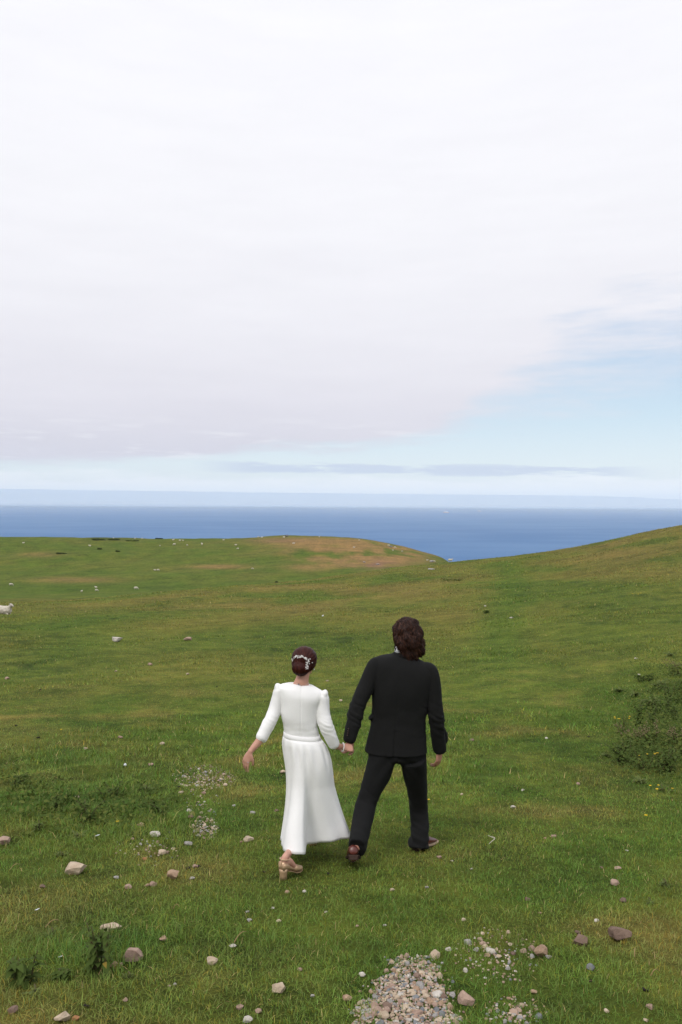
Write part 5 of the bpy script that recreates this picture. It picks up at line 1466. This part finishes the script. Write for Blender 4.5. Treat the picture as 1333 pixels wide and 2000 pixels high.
def weed(name, X, Y, hpx, wpx, kind, label, seed, cat, group=None, stems=4, leaf=.07, dens=1.0):
    rg = random.Random(seed); random.seed(seed)
    g, d = G(X, Y); H = hpx * d * PX_ * 1.05; Wd = wpx * d * PX_ / 2
    root = empty(name, g); tag(root, label, cat, group)
    sm, sd_m, fl = MB(), MB(), MB()
    for s in range(stems):
        a = rg.uniform(0, 6.28); bx, by = rg.uniform(-.4, .4) * Wd, rg.uniform(-.4, .4) * Wd
        tipx, tipy = bx + math.cos(a) * Wd * rg.uniform(.2, .75), by + math.sin(a) * Wd * rg.uniform(.2, .75)
        hh = H * rg.uniform(.62, 1.0)
        pts = [V3(bx, by, -.02), V3(bx + (tipx - bx) * .25, by + (tipy - by) * .25, hh * .4), V3(bx + (tipx - bx) * .6, by + (tipy - by) * .6, hh * .75), V3(tipx, tipy, hh)]
        if kind in ('nettle', 'dock', 'ragwort'):
            sm.add(*tube(pts, [.0045, .004, .003, .0018], n=6, k=2))
            C = catmull(pts, 6); nl = int((5 if kind == 'nettle' else 4) * dens * max(1, hh / .28)) + 2
            for q in range(nl):
                t = (.12 + .86 * q / nl) if kind == 'nettle' else (.05 + .6 * q / nl); p = Vector(C[min(len(C) - 1, int(t * (len(C) - 1)))])
                yaw0 = rg.uniform(0, 6.28)
                for sd2 in ((0, math.pi) if kind == 'nettle' else (0,)):
                    me = rg.choice({'nettle': LEAFN, 'dock': LEAFD, 'ragwort': LEAFR}[kind])
                    put_leaf(root, me, p, yaw0 + sd2, rg.uniform(-.35, .5), leaf * rg.uniform(.7, 1.2) * (1.15 - .45 * t) * (2.0 if kind == 'dock' else 1))
            if kind == 'dock':
                for q in range(15):
                    t = .55 + .45 * rg.random(); p = Vector(C[min(len(C) - 1, int(t * (len(C) - 1)))])
                    sd_m.add(*ball(p + V3(rg.gauss(0, .022), rg.gauss(0, .022), rg.gauss(0, .018)), rg.uniform(.005, .010), 1))
            if kind == 'ragwort':
                if s > 2: continue
                for q in range(rg.randint(1, 3)):
                    c_ = Vector(C[-1]) + V3(rg.gauss(0, .03), rg.gauss(0, .03), rg.gauss(0, .02))
                    fl.add(*ball(c_, (.010, .010, .005), 1))
                    for u in range(6): fl.add(*ball(c_ + V3(math.cos(u * 1.05) * .009, math.sin(u * 1.05) * .009, .001), (.006, .006, .0025), 1))
    if kind == 'thistle':
        for q in range(int(22 * dens)):
            put_leaf(root, rg.choice(LEAFT), V3(rg.gauss(0, .1) * Wd, rg.gauss(0, .1) * Wd, rg.uniform(0, .25) * H), rg.uniform(0, 6.28), rg.uniform(.15, .95), max(Wd * .75, H * .7) * rg.uniform(.45, 1.0))
        sm.add(*tube([V3(0, 0, -.02), V3(.01, 0, H * .3), V3(0, .01, H * .55)], [.006, .005, .003], n=6, k=2))
    if sm.v: link('stem', sm.mesh('stem'), root, STEM)
    if sd_m.v: link('seed_head', sd_m.mesh('seed_head'), root, SEED)
    if fl.v: link('flower_head', fl.mesh('flower_head'), root, FLOWER)
    return root
n1_ = weed('nettle', 197, 1895, 100, 78, 'nettle', 'tall dark nettle beside the largest round stone', 41, 'nettle', 'nettles in the foreground', 6, .060, .85)
put_leaf(n1_, LEAFY, V3(.045, -.09, .09), 3.6, .2, .036)
weed('nettle', 48, 1922, 62, 66, 'nettle', 'shorter dark nettle near the left edge', 42, 'nettle', 'nettles in the foreground', 6, .058, .8)
weed('nettle', 122, 1912, 22, 44, 'nettle', 'low sprawling nettle between the two taller nettles', 43, 'nettle', 'nettles in the foreground', 4, .05, 1.2)
weed('thistle', 66, 1942, 30, 54, 'thistle', 'grey green thistle under the left nettle', 44, 'thistle', 'thistles in the turf')
weed('thistle', 1298, 1730, 22, 46, 'thistle', 'pale green thistle at the right edge', 45, 'thistle', 'thistles in the turf')
weed('thistle', 1268, 1765, 20, 40, 'thistle', 'small dull thistle above the brown boulder', 46, 'thistle', 'thistles in the turf')
weed('thistle', 100, 1826, 22, 50, 'thistle', 'flat thistle rosette left of the nettle', 47, 'thistle', 'thistles in the turf')
weed('thistle', 250, 1910, 18, 46, 'thistle', 'flat thistle rosette below the largest round stone', 48, 'thistle', 'thistles in the turf')
weed('thistle', 75, 1620, 30, 64, 'thistle', 'thistle at the left end of the rough grass', 49, 'thistle', 'thistles in the turf')
for i, (X, Y, h_, w_, k, lab) in enumerate([(170, 1600, 56, 84, 'nettle', 'nettle clump in the middle of the rough grass'), (215, 1560, 40, 76, 'nettle', 'nettle clump at the back of the rough grass'), (110, 1580, 36, 64, 'nettle', 'small nettle in the rough grass at left'), (310, 1590, 34, 66, 'nettle', 'low nettle clump left of the gravel'), (285, 1545, 26, 60, 'thistle', 'thistle at the right end of the rough grass'),
        (150, 1640, 26, 70, 'thistle', 'spreading thistle in front of the rough grass'), (30, 1535, 30, 60, 'nettle', 'nettle clump at the left edge'), (118, 1672, 18, 42, 'thistle', 'low thistle above the long pale stone')]):
    weed('weed', X, Y, h_ * .75, w_, k, lab, 60 + i, 'weed', 'weeds in the rough grass', 5, .048)
BANK = [(1225, 1490, 66, 70, 'nettle', 'dark nettle at the front left of the weed bank'), (1262, 1505, 60, 64, 'ragwort', 'yellow flowering ragwort at the front of the weed bank'), (1300, 1512, 74, 76, 'nettle', 'nettle at the front right of the weed bank'), (1238, 1462, 72, 60, 'dock', 'brown seeded dock at the left of the weed bank'),
        (1280, 1462, 84, 66, 'dock', 'tall pale seeded dock in the middle of the weed bank'), (1322, 1470, 90, 64, 'dock', 'dock with brown seed heads at the right edge'), (1222, 1430, 60, 50, 'ragwort', 'ragwort with one yellow head at the left of the bank'), (1258, 1422, 84, 70, 'nettle', 'nettle behind the tall pale dock'),
        (1305, 1410, 96, 76, 'nettle', 'tallest nettle at the back of the bank'), (1275, 1385, 70, 60, 'thistle', 'pale green thistle among the nettles'), (1322, 1372, 80, 70, 'nettle', 'dark nettle at the right edge above the bank'), (1240, 1362, 36, 50, 'thistle', 'spiky thistle up slope of the bank'),
        (1290, 1345, 48, 56, 'thistle', 'broad thistle up slope near the right edge'), (1318, 1318, 46, 54, 'dock', 'dock on the upper slope at the right edge'), (1262, 1330, 28, 50, 'nettle', 'low nettle patch on the upper slope'), (1308, 1283, 26, 40, 'thistle', 'small upright thistle highest on the right'),
        (1210, 1352, 18, 44, 'thistle', 'low thistle left of the upper weeds'), (1186, 1478, 16, 34, 'thistle', 'little dark thistle left of the front nettle'), (1250, 1530, 20, 50, 'thistle', 'low thistle in front of the weed bank'), (1300, 1545, 18, 56, 'ragwort', 'low ragwort with small yellow heads in front of the bank')]
for i, (X, Y, h_, w_, k, lab) in enumerate(BANK):
    weed('weed', X, Y, h_ * .66, w_ * 1.15, k, lab, 80 + i, 'weed', 'weeds on the right bank', 7, .068, 1.5)
weed('weed', 884, 1134, 6, 74, 'dock', 'dark green leafy patch on the near crest', 120, 'weed', None, 20, .16, .8)
weed('weed', 950, 1198, 8, 16, 'nettle', 'green tuft of nettle beside the far path', 121, 'weed', None, 8, .12, .8)

# low leafy growth under the weeds
def undergrowth(n, boxes, hmax, m, seed):
    rg = np.random.default_rng(seed); vs, fs = [], []
    for (cx, cy, rx, ry, k) in boxes:
        for _ in range(int(n * k)):
            X = cx + rx * rg.normal() * .5; Y = cy + ry * rg.normal() * .5
            c = P(X, Y, 1) - Vector((0, 0, CAMZ)); t = 11.0
            for _i in range(6): z = float(height(c.x * t, c.y * t)); t = min(40, max(4, (z - CAMZ) / c.z))
            p = Vector((c.x * t, c.y * t, z + hmax * rg.random() ** 1.6)); s = rg.uniform(.010, .030)
            a = V3(rg.normal(), rg.normal(), rg.normal() * .6).normalized(); b_ = a.orthogonal().normalized() * s * rg.uniform(.3, .6); a = a * s
            o_ = len(vs); vs += [tuple(p - a), tuple(p + b_), tuple(p + a), tuple(p - b_)]; fs.append((o_, o_ + 1, o_ + 2, o_ + 3))
    me = bpy.data.meshes.new('undergrowth'); me.from_pydata(vs, [], fs)
    tag(link('undergrowth', me, None, m), kind='stuff')
undergrowth(1000, [(1300, 1450, 85, 75, 3.2), (1315, 1370, 60, 80, 2.0), (1250, 1480, 60, 40, 1.6), (1290, 1310, 90, 50, 1.0), (1420, 1420, 80, 90, 2.2)], .24, NETTLE, 5)
undergrowth(1000, [(1300, 1440, 90, 80, 1.2), (1290, 1330, 100, 70, .8), (1240, 1400, 60, 60, .5), (1410, 1400, 80, 90, 1.0)], .30, DOCK, 6)
undergrowth(1000, [(175, 1580, 150, 50, .9), (60, 1550, 80, 50, .4), (290, 1560, 60, 40, .3)], .10, NETTLE, 7)
undergrowth(1000, [(165, 1585, 150, 50, .5), (60, 1560, 80, 50, .3)], .12, DOCK, 8)

# little yellow flowers here and there
fm = MB(); fm.add(*ball((0, 0, .03), (.010, .010, .004), 1))
for u in range(5): fm.add(*ball((math.cos(u * 1.257) * .011, math.sin(u * 1.257) * .011, .031), (.007, .007, .003), 1))
fm.add(*tube([V3(0, 0, -.01), V3(.002, 0, .028)], [.0012, .001], n=5, k=1), 1)
fme = fm.mesh('yellow_flower'); fme.materials.append(FLOWER); fme.materials.append(STEM)
for X, Y, s, lab in [(838, 1566, 1.1, 'behind the right leg of the man'), (1262, 1598, 1.3, 'alone on turf below the weed bank'), (578, 1259, 2.0, 'just above the head of the woman'), (568, 1279, 1.8, 'just left of the head of the woman'), (691, 1262, 1.6, 'between the two heads'), (447, 1251, 1.7, 'left one of two side by side on the left slope'), (453, 1252, 1.7, 'right one of two side by side on the left slope'),
        (690, 1330, 1.3, 'left of the shoulder of the man'), (120, 1428, 1.3, 'on the left slope above the rough grass'), (470, 1300, 1.5, 'on the slope left of the woman'), (1236, 1162, 3, 'left one of three on the right hill'), (1247, 1163, 3, 'middle one of three on the right hill'), (1252, 1161, 3, 'right one of three on the right hill'), (512, 1460, 1.0, 'beside the bare forearm of the woman'), (560, 1340, 1.2, 'at the left shoulder of the woman'), (230, 1610, 1.2, 'in the rough grass')]:
    o = bpy.data.objects.new('yellow_flower', fme); COL.objects.link(o); o.location = G(X, Y)[0]; s *= .72; o.scale = (s, s, s); tag(o, 'tiny yellow flower ' + lab, 'flower', 'yellow flowers dotted over the turf')

# ------------------------------------------------------------------ gorse on the far skyline
GORSE = leaf_mat('gorse', (0.046, 0.070, 0.020), (0.080, 0.098, 0.032))
def bush(X, Y, wpx, hpx, label, seed):
    g, d = G(X, Y); w = wpx * d * PX_ / 2; h = hpx * d * PX_ * .72; rg = random.Random(seed)
    root = empty('gorse_bush', g); tag(root, label, 'bush', 'gorse on the far hill')
    vs, fs = [], []
    lob = [(rg.uniform(-.75, .75) * w, rg.uniform(-.5, .5) * w * .5, rg.uniform(.2, .6) * h, rg.uniform(.25, .45) * w, rg.uniform(.3, .5) * h) for _ in range(7)]
    for k in range(900):
        lx, ly, lz, lr, lh = rg.choice(lob); a = rg.uniform(0, 6.28); u = rg.uniform(-1, 1); q = math.sqrt(1 - u * u); rr = rg.uniform(.6, 1.08)
        p = V3(lx + lr * q * math.cos(a) * rr, ly + lr * .6 * q * math.sin(a) * rr, max(.02, lz + lh * u * rr)); s = rg.uniform(.12, .26)
        t1 = V3(rg.gauss(0, 1), rg.gauss(0, 1), rg.gauss(0, 1)).normalized() * s; t2 = t1.orthogonal().normalized() * s * .6
        o_ = len(vs); vs += [tuple(p - t1), tuple(p + t2), tuple(p + t1), tuple(p - t2)]; fs.append((o_, o_ + 1, o_ + 2, o_ + 3))
    me = bpy.data.meshes.new('foliage'); me.from_pydata(vs, [], fs); link('foliage', me, root, GORSE)
    link('stem', MB().add(*tube([V3(0, 0, -.2), V3(.1, 0, h * .3), V3(.2, 0, h * .6)], [.08, .06, .03], n=6, k=2)).mesh('stem'), root, STEM)
for i, q in enumerate([(196, 1055, 34, 5.5, 'largest dark gorse bush on the left skyline'), (224, 1055, 28, 4.5, 'flat gorse bush right of the largest skyline bush'), (258, 1057, 30, 3.2, 'low gorse strip right end of the skyline clump'), (120, 1082, 22, 4, 'gorse bush on the left far slope'), (232, 1078, 12, 4, 'small gorse bush below the skyline clump'), (196, 1073, 16, 4, 'gorse bush beside a white sheep'), (312, 1053, 14, 3, 'small gorse at the right of the skyline'), (540, 1138, 6, 3.5, 'single dark bush on the near ridge')]):
    bush(*q, 200 + i)

# ------------------------------------------------------------------ sheep
def sheep_mesh(pose, seed=0):
    mb = MB(); rg = random.Random(seed)
    # along +X: head end. real size: 1.15 m long, 0.75 m at the back
    z0 = .30 if pose == 'lying' else .52
    mb.add(*tube([V3(-.46, 0, z0 + .02), V3(-.30, 0, z0 + .06), V3(0, 0, z0 + .05), V3(.28, 0, z0 + .05), V3(.42, 0, z0 + .05)], [(.16, .18), (.235, .25), (.25, .255), (.225, .24), (.15, .17)], side=(0, 1, 0), n=18, k=4))
    if pose == 'grazing': neck = [V3(.38, 0, z0 + .06), V3(.56, 0, z0 - .10), V3(.66, 0, .24)]; hd = [V3(.63, 0, .30), V3(.70, 0, .17), V3(.755, 0, .055)]
    elif pose == 'lying': neck = [V3(.32, 0, z0 + .10), V3(.46, -.03, z0 + .26), V3(.52, -.05, z0 + .36)]; hd = [V3(.49, -.05, z0 + .38), V3(.60, -.08, z0 + .36), V3(.70, -.11, z0 + .29)]
    else: neck = [V3(.36, 0, z0 + .10), V3(.52, 0, z0 + .24), V3(.58, 0, z0 + .34)]; hd = [V3(.55, 0, z0 + .36), V3(.66, 0, z0 + .33), V3(.77, 0, z0 + .25)]
    mb.add(*tube(neck, [.15, .115, .09], side=(0, 1, 0), n=14, k=3))
    nf = len(mb.v)
    mb.add(*tube(hd, [(.062, .075), (.058, .065), (.036, .038)], side=(0, 1, 0), n=12, k=3))
    for s in (-1, 1):
        e0 = hd[0] + V3(0, .05 * s, .05)
        mb.add(*tube([e0, e0 + V3(-.02, .07 * s, .015), e0 + V3(-.03, .12 * s, -.01)], [(.03, .014), (.034, .013), (.012, .008)], side=(1, 0, 0), n=8, k=2))
        if pose == 'lying':
            mb.add(*tube([V3(.30, .13 * s, .16), V3(.44, .16 * s, .07), V3(.30, .18 * s, .05)], [.06, .04, .035], n=10, k=2))
            mb.add(*tube([V3(-.25, .16 * s, .18), V3(-.05, .24 * s, .08), V3(-.22, .26 * s, .05)], [.09, .05, .035], n=10, k=2))
        else:
            f = .03 * s
            mb.add(*tube([V3(.26, .11 * s, .46), V3(.28 + f, .11 * s, .26), V3(.27 + f, .11 * s, .04)], [.07, .036, .030], n=10, k=2))
            mb.add(*tube([V3(-.30, .12 * s, .50), V3(-.26 - f, .12 * s, .36), V3(-.37 - f, .12 * s, .21), V3(-.34 - f, .12 * s, .04)], [.10, .062, .036, .030], n=10, k=2))
    mb.add(*tube([V3(-.48, 0, z0 + .12), V3(-.56, 0, z0 - .02), V3(-.56, 0, z0 - .14)], [.05, .045, .03], n=8, k=2))
    me = mb.remesh('sheep', .022, 3, .5)
    hc = Vector(hd[1])
    def wool(co, nn):
        if (co - hc).length < .19 or co.z < .22 and pose != 'lying': return 0
        return .022 * mnoise.noise(co * 11) + .010 * mnoise.noise(co * 24)
    displace(me, wool)
    me.materials.append(WOOL); me.materials.append(SHEEPFACE)
    mi = []
    for p in me.polygons:
        c = p.center
        mi.append(1 if ((c - hc).length < .17 or (pose != 'lying' and c.z < .30 and abs(c.y) > .03 and c.x < .5)) else 0)
    me.polygons.foreach_set('material_index', mi)
    return me
SHEEPM = {p: sheep_mesh(p) for p in ('grazing', 'standing', 'lying')}
def sheep(X, Y, wpx, pose, face, label, group='sheep scattered over the far hillside'):
    g, d = G(X, Y)
    L = 1.24 * abs(math.cos(face)) + .5 * abs(math.sin(face))
    s = min(1.25, max(.62, wpx * d * PX_ / L))
    o = bpy.data.objects.new('sheep', SHEEPM[pose]); COL.objects.link(o); o.location = g - Vector((0, 0, .13 * s if pose == 'lying' else .02)); o.rotation_euler = (0, 0, face); o.scale = (s, s, s)
    tag(o, label, 'sheep', group)
    return o
SH = sheep(6, 1199, 62, 'lying', R(-6), 'large white sheep lying down at the left edge, head to the right', None)
for q in [(22, 1144, 8, 'grazing', .3, 'sheep grazing alone on green turf at the far left'), (188, 1149.5, 7, 'standing', 2.6, 'sheep behind the other of a pair in the green hollow'), (189, 1155, 7, 'grazing', .5, 'sheep in front of the other of a pair in the green hollow'), (160, 1157, 4, 'standing', 1.3, 'small sheep facing away left of the pair'), (266, 1151.5, 9, 'grazing', .2, 'sheep grazing right of the pair in the green hollow'),
          (303, 1115, 5, 'standing', 3.0, 'left sheep of two side by side in mid hill'), (309, 1115, 6, 'grazing', .4, 'right sheep of two side by side in mid hill'), (46, 1062, 5, 'standing', .2, 'sheep high on the far left slope'), (176, 1068, 6, 'standing', 2.8, 'sheep beside gorse under the skyline'), (222, 1052, 3, 'standing', 1, 'sheep in the skyline gorse'),
          (264, 1053, 4, 'standing', .2, 'sheep on the skyline right of the gorse, first'), (278, 1053, 4, 'grazing', .2, 'sheep on the skyline right of the gorse, second'), (313, 1067, 3, 'grazing', 2, 'tiny sheep left of a skyline group'), (341, 1065, 6, 'grazing', 3.0, 'sheep below the skyline, leftmost of three in line'), (339, 1056, 5, 'standing', .2, 'sheep on the skyline above three in line'),
          (352, 1056, 5, 'lying', .2, 'sheep lying on the skyline, left'), (358, 1056, 4, 'lying', 2.9, 'sheep lying on the skyline, right'), (366, 1066, 4, 'grazing', .2, 'sheep below the skyline, middle of three in line'), (395, 1065, 6, 'standing', 2.2, 'sheep below the skyline, rightmost of three in line'), (437, 1056, 4, 'standing', .1, 'sheep alone on the skyline left of the knoll'),
          (461, 1066, 5, 'standing', .3, 'upper sheep of two on the green flank of the knoll'), (465, 1073, 5, 'grazing', 2.8, 'lower sheep of two on the green flank of the knoll'), (494, 1112, 4, 'grazing', .2, 'sheep on the dark line below the knoll'), (505, 1050, 4, 'standing', .2, 'sheep on the skyline at the left shoulder of the knoll'), (512, 1050, 5, 'lying', .2, 'sheep lying on the left shoulder of the knoll'),
          (555, 1051, 5, 'standing', .3, 'sheep near the dark rock on the knoll crown'), (574, 1062, 6, 'lying', .2, 'sheep lying on the tan slope of the knoll'), (624, 1050, 3, 'standing', 1.2, 'sheep on the skyline in the middle of the knoll'), (692, 1071, 5, 'standing', .2, 'sheep alone in the tan grass of the knoll'), (760, 1067, 5, 'standing', 2.9, 'upper sheep beside the dark rock on the knoll'),
          (772, 1071, 5, 'grazing', .2, 'lower right sheep beside the dark rock on the knoll'), (768, 1076, 3, 'standing', 2.9, 'tiny sheep below the dark rock on the knoll'), (786, 1078, 4, 'grazing', .2, 'sheep right of the dark rock on the knoll'), (835, 1096, 5, 'standing', .4, 'left sheep by the outcrop above the saddle'), (849, 1098, 5, 'standing', 2.7, 'right sheep by the outcrop above the saddle'),
          (880, 1089, 4, 'standing', .2, 'sheep on the skyline just left of the saddle'), (702, 1056, 3, 'standing', .3, 'sheep on the skyline right of the knoll crown')]:
    sheep(*q)

# ------------------------------------------------------------------ ships
HULL = mat('ship_hull', lambda t: principled(t, mixc(t, noise(t, wpos(t), .05, 2), (0.62, 0.30, 0.22), (0.55, 0.27, 0.2)), .5, .3))
SUPER = mat('ship_white', lambda t: principled(t, (0.82, 0.82, 0.82), .5, .3))
def ship(X, dist, L, label):
    c = P(X, 1000, 1) - Vector((0, 0, CAMZ)); loc = Vector((c.x * dist, c.y * dist, SEA_Z))
    root = empty('ship', loc, R(4)); tag(root, label, 'ship', 'ships out at sea')
    hw = L * .085
    pr = [(-.5, .75), (-.46, 1), (0, 1), (.3, .95), (.42, .6), (.5, .04)]
    rr = []
    for t, w in pr: rr.append([V3(t * L * (.97 if False else 1), -hw * w, L * .09 + max(0, t - .3) * L * .12), V3(t * L * .96, -hw * w * .8, -2), V3(t * L * .96, hw * w * .8, -2), V3(t * L, hw * w, L * .09 + max(0, t - .3) * L * .12)])
    v, f = loft(rr); link('hull', MB().add(v, f).mesh('hull', False), root, HULL)
    def box(x0, x1, w, z0, z1): return loft([[V3(x0, -w, z0), V3(x0, w, z0), V3(x0, w, z1), V3(x0, -w, z1)], [V3(x1, -w, z0), V3(x1, w, z0), V3(x1 - (z1 - z0) * .2, w, z1), V3(x1 - (z1 - z0) * .2, -w, z1)]])
    m = MB(); m.add(*box(-.36 * L, .30 * L, hw * .9, L * .0905, L * .16)); m.add(*box(-.30 * L, .20 * L, hw * .7, L * .1605, L * .21)); m.add(*box(.04 * L, .16 * L, hw * .6, L * .2105, L * .25))
    link('superstructure', m.mesh('superstructure', False), root, SUPER)
    m = MB(); m.add(*tube([V3(-.14 * L, 0, L * .2), V3(-.15 * L, 0, L * .29)], [(.05 * L, .03 * L), (.045 * L, .028 * L)], n=12, k=1, round_ends=False)); link('funnel', m.mesh('funnel'), root, HULL)
    m = MB(); m.add(*tube([V3(.1 * L, 0, L * .24), V3(.1 * L, 0, L * .34)], [.4, .25], n=6, k=1)); link('mast', m.mesh('mast'), root, SUPER)
ship(872, 14200, 110, 'white ship with a reddish hull far out, nearer and left')
ship(937, 17200, 78, 'faint white ship near the haze, farther and right')
